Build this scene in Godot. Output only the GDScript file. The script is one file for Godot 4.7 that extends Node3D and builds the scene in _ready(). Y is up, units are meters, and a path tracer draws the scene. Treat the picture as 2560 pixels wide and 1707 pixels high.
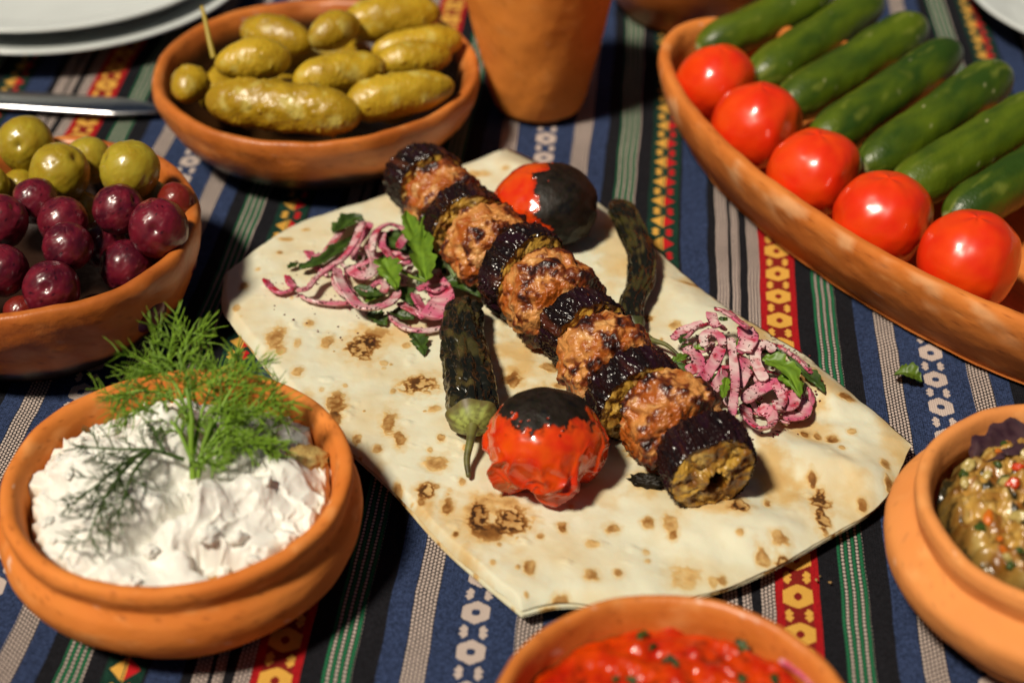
extends Node3D
# A close-up of a grilled kebab on flatbread among clay bowls, on a striped woven tablecloth. Metres, y up, cloth at y = 0.

var taken := {}
var fbm: FastNoiseLite
var fine: FastNoiseLite
var ridge: FastNoiseLite
var cells: FastNoiseLite
var soft: FastNoiseLite
var rng := RandomNumberGenerator.new()
var M := {}

func _ready():
	# ---- camera, sky, sun, exposure
	var cam := Camera3D.new()
	cam.name = "camera"
	add_child(cam)
	var pitch := deg_to_rad(35.8)
	cam.position = Vector3(0, 0.9 * sin(pitch), 0.9 * cos(pitch))
	cam.rotation = Vector3(-pitch, 0, 0)
	cam.fov = 22.18
	cam.near = 0.05
	cam.far = 60.0
	var lens := CameraAttributesPhysical.new()
	lens.frustum_focal_length = 50.0
	lens.frustum_focus_distance = 0.83
	lens.frustum_near = 0.05
	lens.frustum_far = 60.0
	lens.exposure_aperture = 4.3
	cam.attributes = lens
	cam.fov = 22.18
	cam.current = true

	var env := Environment.new()
	env.background_mode = Environment.BG_SKY
	var sky := Sky.new()
	var psm := ProceduralSkyMaterial.new()
	psm.sky_top_color = Color(0.36, 0.45, 0.58)
	psm.sky_horizon_color = Color(0.62, 0.60, 0.56)
	psm.ground_bottom_color = Color(0.20, 0.17, 0.14)
	psm.ground_horizon_color = Color(0.40, 0.36, 0.32)
	sky.sky_material = psm
	env.sky = sky
	env.background_energy_multiplier = 0.20
	env.tonemap_mode = Environment.TONE_MAPPER_LINEAR
	env.tonemap_exposure = 0.84
	env.sdfgi_enabled = true
	env.ssao_enabled = true
	env.ssil_enabled = true
	var we := WorldEnvironment.new()
	we.name = "world_environment"
	we.environment = env
	add_child(we)

	var sun := DirectionalLight3D.new()
	sun.name = "sun"
	add_child(sun)
	var elev := deg_to_rad(58.0)
	var az := deg_to_rad(46.0)
	var to_sun := Vector3(-sin(az) * cos(elev), sin(elev), cos(az) * cos(elev))
	sun.look_at_from_position(to_sun * 5.0, Vector3.ZERO, Vector3.UP)
	sun.light_color = Color(1.0, 0.955, 0.88)
	sun.light_energy = 1.6
	sun.light_angular_distance = 8.0
	sun.shadow_enabled = true

	noises()
	materials()
	setting()
	bowls()
	bread()
	kebab()
	vegetables()
	salads()
	garnish()
	small_things()


# ------------------------------------------------------------------ helpers
func noises():
	fbm = FastNoiseLite.new()
	fbm.seed = 7
	fbm.noise_type = FastNoiseLite.TYPE_SIMPLEX_SMOOTH
	fbm.frequency = 1.0
	fbm.fractal_octaves = 3
	fine = FastNoiseLite.new()
	fine.seed = 21
	fine.noise_type = FastNoiseLite.TYPE_SIMPLEX_SMOOTH
	fine.frequency = 1.0
	fine.fractal_octaves = 2
	ridge = FastNoiseLite.new()
	ridge.seed = 33
	ridge.noise_type = FastNoiseLite.TYPE_SIMPLEX_SMOOTH
	ridge.frequency = 1.0
	ridge.fractal_type = FastNoiseLite.FRACTAL_RIDGED
	ridge.fractal_octaves = 3
	soft = FastNoiseLite.new()
	soft.seed = 77
	soft.noise_type = FastNoiseLite.TYPE_SIMPLEX_SMOOTH
	soft.frequency = 1.0
	soft.fractal_type = FastNoiseLite.FRACTAL_NONE
	cells = FastNoiseLite.new()
	cells.seed = 5
	cells.noise_type = FastNoiseLite.TYPE_CELLULAR
	cells.frequency = 1.0
	cells.fractal_type = FastNoiseLite.FRACTAL_NONE
	cells.cellular_return_type = FastNoiseLite.RETURN_DISTANCE
	rng.seed = 11

func fb(p: Vector3, s: float) -> float:
	return fbm.get_noise_3dv(p * s)

func fi(p: Vector3, s: float) -> float:
	return fine.get_noise_3dv(p * s)

func rd(p: Vector3, s: float) -> float:
	return ridge.get_noise_3dv(p * s)

func ce(p: Vector3, s: float) -> float:
	return cells.get_noise_3dv(p * s)

func lc(a: Color, b: Color, t: float) -> Color:
	return a.lerp(b, clampf(t, 0.0, 1.0))

func ss(a: float, b: float, x: float) -> float:
	return smoothstep(a, b, x)

func numbered(called: String) -> String:
	if not taken.has(called):
		taken[called] = 0
		return called
	taken[called] += 1
	return "%s_%03d" % [called, taken[called]]

func tag(o: Node3D, label: String, category: String, group := ""):
	o.set_meta("label", label)
	o.set_meta("category", category)
	if group != "":
		o.set_meta("group", group)
	return o

func thing(called: String, label: String, category: String, at: Vector3, group := "") -> Node3D:
	var o := Node3D.new()
	o.name = numbered(called)
	add_child(o)
	o.position = at
	tag(o, label, category, group)
	return o

func part(owner_: Node3D, called: String, m: Mesh, material: Material, label := "", kind := "") -> MeshInstance3D:
	var o := MeshInstance3D.new()
	o.name = called
	o.mesh = m
	o.material_override = material
	owner_.add_child(o, true)
	if label != "":
		o.set_meta("label", label)
	if kind != "":
		o.set_meta("kind", kind)
	return o

func solo(called: String, label: String, category: String, m: Mesh, material: Material, at: Vector3, group := "") -> MeshInstance3D:
	var o := MeshInstance3D.new()
	o.name = numbered(called)
	o.mesh = m
	o.material_override = material
	add_child(o)
	o.position = at
	tag(o, label, category, group)
	return o

# a sheet or closed skin over a grid; f(u, v) gives [point, colour(, uv)]; a colour with alpha under 0.5 goes to the second mesh
func surf(nu: int, nv: int, closed: bool, f: Callable, orient := 0, split := false) -> Array:
	var cols := nu if closed else nu + 1
	var rows := nv + 1
	var P := PackedVector3Array()
	var C := PackedColorArray()
	var T := PackedVector2Array()
	P.resize(cols * rows)
	C.resize(cols * rows)
	T.resize(cols * rows)
	var centre := Vector3.ZERO
	for j in rows:
		for i in cols:
			var r = f.call(float(i) / nu, float(j) / nv)
			var k := j * cols + i
			P[k] = r[0]
			C[k] = r[1]
			if r.size() > 2:
				T[k] = r[2]
			centre += r[0]
	centre /= cols * rows
	var N := PackedVector3Array()
	N.resize(cols * rows)
	var sum := 0.0
	for j in rows:
		var ja := maxi(j - 1, 0) * cols
		var jb := mini(j + 1, nv) * cols
		for i in cols:
			var il := (i - 1 + cols) % cols if closed else maxi(i - 1, 0)
			var ir := (i + 1) % cols if closed else mini(i + 1, cols - 1)
			var k := j * cols + i
			var n := (P[j * cols + ir] - P[j * cols + il]).cross(P[jb + i] - P[ja + i])
			var area := n.length()
			N[k] = n / area if area > 1e-16 else Vector3.ZERO
			sum += n.dot(P[k] - centre) if orient == 0 else n.y
	for j in [0, nv]:
		var first: Vector3 = P[j * cols]
		var spread := 0.0
		for i in cols:
			spread = maxf(spread, first.distance_squared_to(P[j * cols + i]))
		if spread < 1e-12:
			var m := Vector3.ZERO
			var near: int = (1 if j == 0 else nv - 1) * cols
			for i in cols:
				m += N[near + i]
			m = m.normalized()
			for i in cols:
				N[j * cols + i] = m
	var turn := sum < 0.0
	if turn:
		for k in N.size():
			N[k] = -N[k]
	var A := PackedInt32Array()
	var B := PackedInt32Array()
	for j in nv:
		for i in nu:
			var i2 := (i + 1) % cols if closed else i + 1
			var a := j * cols + i
			var b := j * cols + i2
			var c := (j + 1) * cols + i2
			var d := (j + 1) * cols + i
			var to_b := split and (C[a].a + C[b].a + C[c].a + C[d].a) < 2.0
			if to_b:
				if turn:
					B.append_array(PackedInt32Array([a, b, c, a, c, d]))
				else:
					B.append_array(PackedInt32Array([a, c, b, a, d, c]))
			else:
				if turn:
					A.append_array(PackedInt32Array([a, b, c, a, c, d]))
				else:
					A.append_array(PackedInt32Array([a, c, b, a, d, c]))
	for k in C.size():
		C[k].a = 1.0
	var out := [made(P, N, C, T, A)]
	if split:
		out.append(made(P, N, C, T, B))
	return out

func made(P, N, C, T, ix) -> ArrayMesh:
	var m := ArrayMesh.new()
	if ix.size() == 0:
		return m
	# keep only the vertices in use
	var back := {}
	if ix.size() < P.size() * 5:
		var p2 := PackedVector3Array()
		var n2 := PackedVector3Array()
		var c2 := PackedColorArray()
		var t2 := PackedVector2Array()
		var i2 := PackedInt32Array()
		for k in ix:
			if not back.has(k):
				back[k] = p2.size()
				p2.append(P[k])
				n2.append(N[k])
				c2.append(C[k])
				t2.append(T[k])
			i2.append(back[k])
		P = p2
		N = n2
		C = c2
		T = t2
		ix = i2
	var a := []
	a.resize(Mesh.ARRAY_MAX)
	a[Mesh.ARRAY_VERTEX] = P
	a[Mesh.ARRAY_NORMAL] = N
	a[Mesh.ARRAY_COLOR] = C
	a[Mesh.ARRAY_TEX_UV] = T
	a[Mesh.ARRAY_INDEX] = ix
	m.add_surface_from_arrays(Mesh.PRIMITIVE_TRIANGLES, a)
	return m

# collects many small pieces into one mesh
class Pile:
	var p := PackedVector3Array()
	var n := PackedVector3Array()
	var c := PackedColorArray()
	var t := PackedVector2Array()
	var ix := PackedInt32Array()

	func tube(pts: Array, r0: float, r1: float, sides: int, c0: Color, c1: Color):
		var base := p.size()
		var count := pts.size()
		for k in count:
			var d: Vector3 = (pts[mini(k + 1, count - 1)] - pts[maxi(k - 1, 0)]).normalized()
			var s := d.cross(Vector3.UP)
			if s.length() < 0.05:
				s = d.cross(Vector3.RIGHT)
			s = s.normalized()
			var q := s.cross(d)
			var f := float(k) / (count - 1)
			var r := lerpf(r0, r1, f)
			for i in sides:
				var a := TAU * i / sides
				var o := s * cos(a) + q * sin(a)
				p.append(pts[k] + o * r)
				n.append(o)
				c.append(c0.lerp(c1, f))
				t.append(Vector2.ZERO)
		for k in count - 1:
			for i in sides:
				var a := base + k * sides + i
				var b := base + k * sides + (i + 1) % sides
				var e := a + sides
				var g := b + sides
				ix.append_array(PackedInt32Array([a, b, g, a, g, e]))

	func lump(at: Vector3, size: Vector3, turn: Basis, color: Color):
		var v := [Vector3(1, 0, 0), Vector3(-1, 0, 0), Vector3(0, 1, 0), Vector3(0, -1, 0), Vector3(0, 0, 1), Vector3(0, 0, -1)]
		var base := p.size()
		for k in 6:
			var d: Vector3 = turn * (v[k] * size)
			p.append(at + d)
			n.append((turn * v[k]).normalized())
			c.append(color)
			t.append(Vector2.ZERO)
		for f in [[0, 2, 4], [4, 2, 1], [1, 2, 5], [5, 2, 0], [4, 3, 0], [1, 3, 4], [5, 3, 1], [0, 3, 5]]:
			ix.append_array(PackedInt32Array([base + f[0], base + f[2], base + f[1]]))

	func mesh() -> ArrayMesh:
		var a := []
		a.resize(Mesh.ARRAY_MAX)
		a[Mesh.ARRAY_VERTEX] = p
		a[Mesh.ARRAY_NORMAL] = n
		a[Mesh.ARRAY_COLOR] = c
		a[Mesh.ARRAY_TEX_UV] = t
		a[Mesh.ARRAY_INDEX] = ix
		var m := ArrayMesh.new()
		m.add_surface_from_arrays(Mesh.PRIMITIVE_TRIANGLES, a)
		return m

# Catmull-Rom along points, t from 0 to 1
func along(pts: Array, t: float) -> Vector3:
	var n := pts.size() - 1
	var x := clampf(t, 0.0, 1.0) * n
	var k := mini(int(x), n - 1)
	var p1: Vector3 = pts[k]
	var p2: Vector3 = pts[k + 1]
	var p0: Vector3 = pts[k - 1] if k > 0 else p1 * 2.0 - p2
	var p3: Vector3 = pts[k + 2] if k + 2 <= n else p2 * 2.0 - p1
	return p1.cubic_interpolate(p2, p0, p3, x - k)

func v3s(a: Array, from: Vector3) -> Array:
	var out := []
	for k in range(0, a.size(), 3):
		out.append(Vector3(a[k], a[k + 1], a[k + 2]) * 0.0001 - from)
	return out

# a turned pot from (radius, height) pairs; the colour comes from colour(point)
func turned(profile: Array, nu: int, nv: int, seed_: float, colour: Callable, wob := 0.0006) -> ArrayMesh:
	var pts := []
	for q in profile:
		pts.append(Vector3(q[0], q[1], 0))
	# even steps along the profile
	var lens := [0.0]
	for k in range(1, pts.size()):
		lens.append(lens[k - 1] + pts[k].distance_to(pts[k - 1]) + 0.004)
	var f := func(u, v):
		var want: float = v * lens[-1]
		var k := 1
		while k < lens.size() - 1 and lens[k] < want:
			k += 1
		var q: Vector3 = along(pts, (k - 1 + (want - lens[k - 1]) / (lens[k] - lens[k - 1])) / (pts.size() - 1))
		var a: float = TAU * u
		var dir := Vector3(cos(a), 0, sin(a))
		var r := maxf(q.x, 0.0)
		var p := dir * r + Vector3.UP * q.y
		if r > 0.01:
			p += dir * (fb(Vector3(dir.x, q.y * 20.0 + seed_, dir.z), 1.2) * wob * 2.0 + fb(p + Vector3.ONE * seed_, 55.0) * wob * 0.35 + fi(Vector3(dir.x * 0.4, p.y * 380.0, dir.z * 0.4 + seed_), 1.0) * 0.00016)
			p.y += fb(Vector3(dir.x, seed_ * 3.0, dir.z), 1.5) * wob * 1.5 * ss(0.0, 0.03, q.y)
		return [p, colour.call(p)]
	return surf(nu, nv, true, f)[0]

# ------------------------------------------------------------------ materials
func noise_tex(freq: float, oct: int, seed_: int, type := FastNoiseLite.TYPE_SIMPLEX_SMOOTH) -> NoiseTexture2D:
	var n := FastNoiseLite.new()
	n.seed = seed_
	n.noise_type = type
	n.frequency = freq
	n.fractal_octaves = oct
	var t := NoiseTexture2D.new()
	t.width = 512
	t.height = 512
	t.seamless = true
	t.noise = n
	return t

func mat(rough: float, opt := {}) -> StandardMaterial3D:
	var m := StandardMaterial3D.new()
	m.vertex_color_use_as_albedo = true
	m.roughness = rough
	m.metallic_specular = opt.get("spec", 0.5)
	if opt.has("coat"):
		m.clearcoat_enabled = true
		m.clearcoat = opt.coat
		m.clearcoat_roughness = opt.get("coat_rough", 0.1)
	if opt.has("sss"):
		m.subsurf_scatter_enabled = true
		m.subsurf_scatter_strength = opt.sss
	if opt.has("bump"):
		m.heightmap_enabled = true
		m.heightmap_texture = opt.bump
		m.heightmap_scale = opt.depth
		m.uv1_triplanar = true
		m.uv1_scale = Vector3.ONE * opt.get("scale", 20.0)
	if opt.has("back"):
		m.backlight_enabled = true
		m.backlight = opt.back
	if opt.has("rim"):
		m.rim_enabled = true
		m.rim = opt.rim
		m.rim_tint = 0.6
	m.cull_mode = BaseMaterial3D.CULL_DISABLED
	return m

func materials():
	var grain := noise_tex(0.03, 4, 3)
	var pits := noise_tex(0.05, 3, 9, FastNoiseLite.TYPE_CELLULAR)
	M.clay = mat(0.78, {"bump": grain, "depth": 0.012, "scale": 16.0, "spec": 0.35})
	M.oiled_clay = mat(0.42, {"bump": grain, "depth": 0.02, "scale": 14.0, "spec": 0.5})
	M.porcelain = mat(0.25, {"coat": 0.4})
	M.meat = mat(0.40, {"bump": pits, "depth": 0.03, "scale": 40.0, "coat": 0.22, "coat_rough": 0.22})
	M.aubergine_skin = mat(0.27, { "coat": 0.3, "coat_rough": 0.14, "spec": 0.4})
	M.aubergine_flesh = mat(0.36, {"bump": pits, "depth": 0.04, "scale": 30.0, "coat": 0.5, "coat_rough": 0.2})
	M.char = mat(0.50, {"spec": 0.35, "bump": grain, "depth": 0.02, "scale": 26.0})
	M.wet_red = mat(0.2, {"coat": 0.7, "coat_rough": 0.08})
	M.tomato = mat(0.28, {"coat": 0.4, "coat_rough": 0.16})
	M.cucumber = mat(0.38, {"bump": grain, "depth": 0.025, "scale": 24.0})
	M.pickle = mat(0.36, {"bump": grain, "depth": 0.05, "scale": 22.0, "coat": 0.25, "coat_rough": 0.25, "sss": 0.06})
	M.olive = mat(0.34, {"sss": 0.08, "coat": 0.3, "coat_rough": 0.2})
	M.pepper = mat(0.27, {"coat": 0.5, "coat_rough": 0.15})
	M.green = mat(0.45, {"back": Color(0.35, 0.5, 0.1)})
	M.stem = mat(0.5)
	M.onion = mat(0.28, {"coat": 0.4, "coat_rough": 0.12, "back": Color(0.55, 0.42, 0.42)})
	M.flake = mat(0.6)
	M.cheese = mat(0.42, {"spec": 0.4, "sss": 0.05})
	M.sauce = mat(0.26, {"bump": pits, "depth": 0.015, "scale": 26.0, "coat": 0.3, "coat_rough": 0.12})
	M.mash = mat(0.30, {"bump": pits, "depth": 0.03, "scale": 26.0, "coat": 0.5, "coat_rough": 0.15})
	M.dill = mat(0.5, {"back": Color(0.3, 0.45, 0.08)})
	M.bread = mat(0.8, {"spec": 0.25})
	M.wood = mat(0.7)
	var steel := mat(0.22)
	steel.metallic = 1.0
	M.steel = steel

func clay_colour(p: Vector3, seed_: float, dark := 0.0) -> Color:
	var q := p + Vector3.ONE * seed_
	var c := lc(Color(0.75, 0.245, 0.048), Color(0.62, 0.170, 0.026), 0.5 + fb(q, 22.0) * 0.9)
	c = lc(c, Color(0.84, 0.37, 0.12), ss(0.25, 0.6, fb(q * Vector3(1, 2.2, 1), 38.0)) * 0.55)
	c = lc(c, Color(0.25, 0.055, 0.01), ss(0.42, 0.6, fi(q, 260.0)) * 0.5)
	c = lc(c, Color(0.80, 0.58, 0.44), ss(0.56, 0.64, fi(q + Vector3(0, 9, 0), 170.0)) * ss(0.15, 0.4, fb(q, 26.0)) * 0.8)
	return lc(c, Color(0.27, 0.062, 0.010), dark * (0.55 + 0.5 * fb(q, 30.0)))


# ------------------------------------------------------------------ cloth and table
func setting():
	var top := BoxMesh.new()
	top.size = Vector3(2.4, 0.03, 2.2)
	var table := part(self, "table_top", top, M.wood)
	table.position = Vector3(0, -0.024, -0.25)
	table.set_meta("kind", "structure")
	var maps := weave()
	var m := StandardMaterial3D.new()
	m.albedo_texture = ImageTexture.create_from_image(maps[0])
	m.normal_enabled = true
	m.normal_texture = ImageTexture.create_from_image(maps[1])
	m.normal_scale = 1.0
	m.roughness = 0.92
	m.metallic_specular = 0.2
	m.vertex_color_use_as_albedo = true
	var f := func(u, v):
		var x: float = -0.9 + 1.8 * u
		var z: float = -1.15 + 1.75 * v
		var p := Vector3(x, 0, z)
		var bend := fb(p, 2.2) * 0.0035 + fb(p, 9.0) * 0.0016 + fb(p, 45.0) * 0.0005
		p.y = -0.0022 + fb(p, 9.0) * 0.0014 + fb(p, 26.0) * 0.0008
		var worn := 0.92 + 0.14 * fb(p, 16.0) + 0.08 * fb(p, 60.0)
		return [p, Color(worn, worn, worn), Vector2((x + 0.085 * z + 0.0853 + bend) / 0.214, (z - 0.085 * x + bend) / 0.0928)]
	solo("tablecloth", "dark woven tablecloth with blue, white, green and flowered red stripes", "tablecloth", surf(180, 180, false, f, 1)[0], m, Vector3.ZERO)

# colour and relief of one repeat of the weave: 214 mm across the stripes, 92.8 mm along them
func weave() -> Array:
	var W := 1536
	var H := 640
	var edge := [0.0, 0.0195, 0.0285, 0.0405, 0.050, 0.060, 0.0703, 0.0803, 0.0945, 0.1045, 0.1155, 0.1250, 0.1325, 0.145, 0.153, 0.1700, 0.1715, 0.186, 0.1905, 0.1975, 0.199, 0.203, 0.2075, 0.2141]
	# r red band, k black, g green and white, b blue, w white, m motif, f flowers on green
	var kind := ["r", "k", "g", "k", "b", "w", "b", "m", "b", "w", "b", "k", "g", "k", "f", "k", "b", "k", "w", "k", "w", "k", "w"]
	var nz := FastNoiseLite.new()
	nz.seed = 4
	nz.noise_type = FastNoiseLite.TYPE_VALUE
	nz.frequency = 0.23
	nz.fractal_octaves = 2
	var rgb := PackedByteArray()
	rgb.resize(W * H * 3)
	var hgt := PackedByteArray()
	hgt.resize(W * H)
	var red := Vector3(0.42, 0.012, 0.016)
	var gold := Vector3(0.78, 0.42, 0.075)
	var black := Vector3(0.012, 0.012, 0.015)
	var white := Vector3(0.60, 0.49, 0.43)
	var blue := Vector3(0.034, 0.052, 0.118)
	var green := Vector3(0.02, 0.15, 0.065)
	var deep := Vector3(0.012, 0.045, 0.03)
	for x in W:
		var mm: float = x / float(W) * 0.214
		var s := 0
		while s < 22 and edge[s + 1] <= mm:
			s += 1
		var k: String = kind[s]
		var mid: float = (edge[s] + edge[s + 1]) * 0.5
		var lx: float = mm - mid
		var thick := k in ["w", "g"]
		var cw := 12 if thick else 8
		var col := x / cw
		var fx := (x % cw + 0.5) / cw
		var hx := sin(PI * fx)
		for y in H:
			var ch := 16 if thick else 10
			var yy := (y + (col * (7 if thick else 4))) % H
			var fy := (yy % ch + 0.5) / ch
			var h: float = pow(hx * sin(PI * fy), 0.6)
			var n := nz.get_noise_2d(x, y)
			var c := black
			var along_mm: float = fposmod(y / float(H) * 0.0928, 0.0232) - 0.0116
			match k:
				"w":
					c = black.lerp(white, ss(0.40, 0.72, h + n * 0.12))
				"g":
					var which := col % 2
					c = black.lerp(white * 0.9, ss(0.42, 0.75, h + n * 0.12)) if which == 0 else green * (0.55 + 0.5 * h)
				"b":
					c = blue * (0.62 + 0.5 * h + n * 0.75)
				"m":
					c = white * (0.75 + 0.3 * h) if motif(lx, along_mm, 0.0062) else blue * (0.62 + 0.5 * h + n * 0.75)
				"r":
					var hit := motif(lx, along_mm, 0.0066)
					c = gold * (0.8 + 0.28 * h) if hit else red * (0.7 + 0.4 * h + n * 0.3)
					if not hit and absf(lx) < 0.0062:
						c = c.lerp(Vector3(0.12, 0.02, 0.012), 0.6)
				"f":
					var px := absf(lx)
					var big := px * 1.0 + absf(along_mm) * 0.95 < 0.0066 and absf(lx + 0.0004) > 0.0003
					var small := absf(px - 0.0036) + absf(absf(along_mm) - 0.0098) < 0.0024
					if big or small:
						c = (gold if lx < 0.0006 else red * 1.3) * (0.75 + 0.3 * h)
					else:
						c = deep * (0.6 + 0.5 * h + n * 0.5)
				_:
					c = black * (0.7 + 0.6 * h + n * 0.6)
			var o := (y * W + x) * 3
			var q := Color(maxf(c.x, 0), maxf(c.y, 0), maxf(c.z, 0)).linear_to_srgb()
			rgb[o] = clampi(int(q.r * 255), 0, 255)
			rgb[o + 1] = clampi(int(q.g * 255), 0, 255)
			rgb[o + 2] = clampi(int(q.b * 255), 0, 255)
			hgt[y * W + x] = clampi(int((h * 0.7 + n * 0.12 + 0.1) * 255), 0, 255)
	var im := Image.create_from_data(W, H, false, Image.FORMAT_RGB8, rgb)
	var nm := Image.create_from_data(W, H, false, Image.FORMAT_L8, hgt)
	nm.convert(Image.FORMAT_RGBA8)
	nm.bump_map_to_normal_map(3.0)
	return [im, nm]

func motif(x: float, y: float, r: float) -> bool:
	x = (floor(x / 0.0006) + 0.5) * 0.0006
	y = (floor(y / 0.0006) + 0.5) * 0.0006
	var d := maxf(absf(x) / r, (absf(x) * 0.5 + absf(y) * 0.86) / r)
	if d < 1.0:
		return d > 0.30 or absf(x) > 0.0016
	var ty := absf(absf(y) - 0.0102)
	return absf(absf(x) - r * 0.66) + ty * 0.75 < 0.0021


# ------------------------------------------------------------------ pottery and plates
func bowls():
	var deep_bowl := [[0, 0.002], [0.045, 0.002], [0.050, 0.000], [0.0575, 0.0006], [0.0605, 0.0035], [0.0606, 0.0065], [0.0655, 0.010], [0.0735, 0.0175], [0.0772, 0.0265], [0.0765, 0.034], [0.0735, 0.0390], [0.0726, 0.0410], [0.0734, 0.0440], [0.0742, 0.0478], [0.0735, 0.0512], [0.0712, 0.0525], [0.0682, 0.0515], [0.0660, 0.047], [0.0645, 0.040], [0.0625, 0.030], [0.052, 0.017], [0.03, 0.013], [0, 0.012]]
	solo("clay_bowl", "orange clay bowl with a rolled rim holding white cheese and dill", "bowl", turned(deep_bowl, 200, 150, 1.0, func(p): return clay_colour(p, 1.0)), M.clay, Vector3(-0.1413, 0, 0.1662), "small clay bowls")
	var right := []
	for q in deep_bowl:
		right.append([q[0] * (0.925 if q[1] > 0.036 else 1.01), q[1] * 1.06])
	solo("clay_bowl", "pale orange clay bowl with a bulging side holding chopped aubergine salad", "bowl", turned(right, 200, 150, 2.0, func(p): return lc(clay_colour(p, 2.0), Color(0.80, 0.36, 0.12), 0.45)), M.clay, Vector3(0.235, 0, 0.1895), "small clay bowls")
	var front := [[0, 0.001], [0.045, 0.001], [0.050, 0.003], [0.059, 0.018], [0.0645, 0.036], [0.0662, 0.050], [0.0660, 0.0555], [0.0640, 0.0578], [0.0612, 0.0565], [0.0592, 0.050], [0.056, 0.030], [0.042, 0.014], [0, 0.011]]
	solo("clay_bowl", "brown clay bowl holding red tomato relish at the near edge", "bowl", turned(front, 200, 110, 3.0, func(p): return clay_colour(p, 3.0, 0.35)), M.oiled_clay, Vector3(0.0577, 0, 0.3099), "small clay bowls")
	var pick := [[0, 0.001], [0.060, 0.001], [0.066, 0.003], [0.081, 0.012], [0.0925, 0.026], [0.0975, 0.039], [0.0980, 0.0455], [0.0960, 0.049], [0.0920, 0.0480], [0.0885, 0.042], [0.081, 0.025], [0.060, 0.013], [0, 0.011]]
	solo("clay_bowl", "shallow round clay bowl filled with pickled gherkins", "bowl", turned(pick, 200, 120, 4.0, func(p): return lc(clay_colour(p, 4.0, 0.75), Color(0.025, 0.010, 0.003), ss(0.046, 0.034, p.y) * ss(0.092, 0.087, Vector2(p.x, p.z).length())), 0.001), M.oiled_clay, Vector3(-0.1175, 0, -0.2154), "small clay bowls")  # inner wall and floor near-black: shade between the gherkins put into the colour
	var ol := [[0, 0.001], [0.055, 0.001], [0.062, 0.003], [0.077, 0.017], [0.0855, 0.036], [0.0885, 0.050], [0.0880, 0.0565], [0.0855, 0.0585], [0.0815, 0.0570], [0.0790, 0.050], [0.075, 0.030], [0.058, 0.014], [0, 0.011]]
	solo("clay_bowl", "dark oiled clay bowl heaped with green and purple olives", "bowl", turned(ol, 200, 120, 5.0, func(p): return lc(clay_colour(p, 5.0, 1.0), Color(0.020, 0.008, 0.004), ss(0.050, 0.034, p.y) * ss(0.079, 0.076, Vector2(p.x, p.z).length())), 0.0011), M.oiled_clay, Vector3(-0.2477, 0, -0.0247), "small clay bowls")  # interior colour darkened to stand for the shade among the olives
	var cup := [[0, 0.001], [0.020, 0.001], [0.0255, 0.002], [0.0285, 0.006], [0.0335, 0.022], [0.0405, 0.055], [0.0465, 0.085], [0.0500, 0.108], [0.0500, 0.112], [0.0480, 0.113], [0.0455, 0.110], [0.040, 0.075], [0.030, 0.025], [0.022, 0.010], [0, 0.008]]
	solo("clay_cup", "tall orange clay cup, lit on its left side, behind the flatbread", "cup", turned(cup, 120, 100, 6.0, func(p): return lc(clay_colour(p, 6.0), Color(0.86, 0.30, 0.045), 0.5)), M.clay, Vector3(0.0168, 0, -0.2562))
	var jug := [[0, 0.001], [0.045, 0.001], [0.052, 0.004], [0.068, 0.030], [0.074, 0.060], [0.066, 0.095], [0.048, 0.120], [0.045, 0.135], [0.050, 0.150], [0.047, 0.152], [0.042, 0.136], [0.044, 0.118], [0.062, 0.090], [0.068, 0.060], [0.050, 0.012], [0, 0.009]]
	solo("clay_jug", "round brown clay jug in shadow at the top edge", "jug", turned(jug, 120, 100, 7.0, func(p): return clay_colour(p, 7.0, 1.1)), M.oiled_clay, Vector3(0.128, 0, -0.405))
	# oval platter: long axis along the bread's, 474 by 170 mm
	var plat := [[0, 0.001], [0.70, 0.001], [0.76, 0.003], [0.85, 0.013], [0.95, 0.027], [1.0, 0.040], [1.002, 0.0465], [0.975, 0.0500], [0.915, 0.0490], [0.875, 0.043], [0.82, 0.027], [0.70, 0.0135], [0, 0.012]]
	var pf := func(u, v):
		var q: Vector3 = along(plat.map(func(e): return Vector3(e[0], e[1], 0)), v)
		var a: float = TAU * u
		var inset := 1.0 - q.x
		var r := Vector2(cos(a) * (0.205 - inset * 0.085), sin(a) * (0.086 - inset * 0.085)) if q.x > 0.3 else Vector2(cos(a) * 0.1455, sin(a) * 0.0265) * (q.x / 0.3)
		var p := Vector3(r.x, q.y, r.y)
		p += Vector3(cos(a), 0, sin(a)) * (fb(p, 14.0) * 0.0012 + fb(p, 60.0) * 0.0005) * minf(q.x * 2.0, 1.0)
		p.y += fb(p * Vector3(1, 0, 1), 12.0) * 0.0012 * ss(0.01, 0.03, q.y)
		var c := clay_colour(p, 8.0, 0.38)
		var out := ss(0.96, 1.0, q.x)
		c = lc(c, Color(0.80, 0.45, 0.22), out * ss(0.02, 0.35, fb(p + Vector3(3, 0, 0), 30.0)) * 0.6)
		return [p, c]
	var platter := solo("oval_platter", "long oval clay platter carrying tomatoes and cucumbers", "platter", surf(260, 110, true, pf)[0], M.clay, Vector3(0.2199, 0, -0.1017))
	platter.rotation.y = -atan2(0.85, 0.53)
	var dish := [[0, 0.003], [0.050, 0.003], [0.052, 0.000], [0.056, 0.000], [0.058, 0.003], [0.085, 0.006], [0.110, 0.0125], [0.1285, 0.0185], [0.1305, 0.0195], [0.1305, 0.0208], [0.1285, 0.0212], [0.112, 0.0165], [0.092, 0.0095], [0.080, 0.0080], [0.05, 0.0065], [0, 0.0065]]
	var white := func(p): return Color(0.74, 0.78, 0.76) * (0.97 + 0.04 * fb(p, 30.0))
	solo("white_plate", "lower of two stacked white plates, its wide rim showing", "plate", turned(dish, 160, 90, 9.0, white, 0.0001), M.porcelain, Vector3(-0.3159, 0, -0.4199), "white plates")
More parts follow.
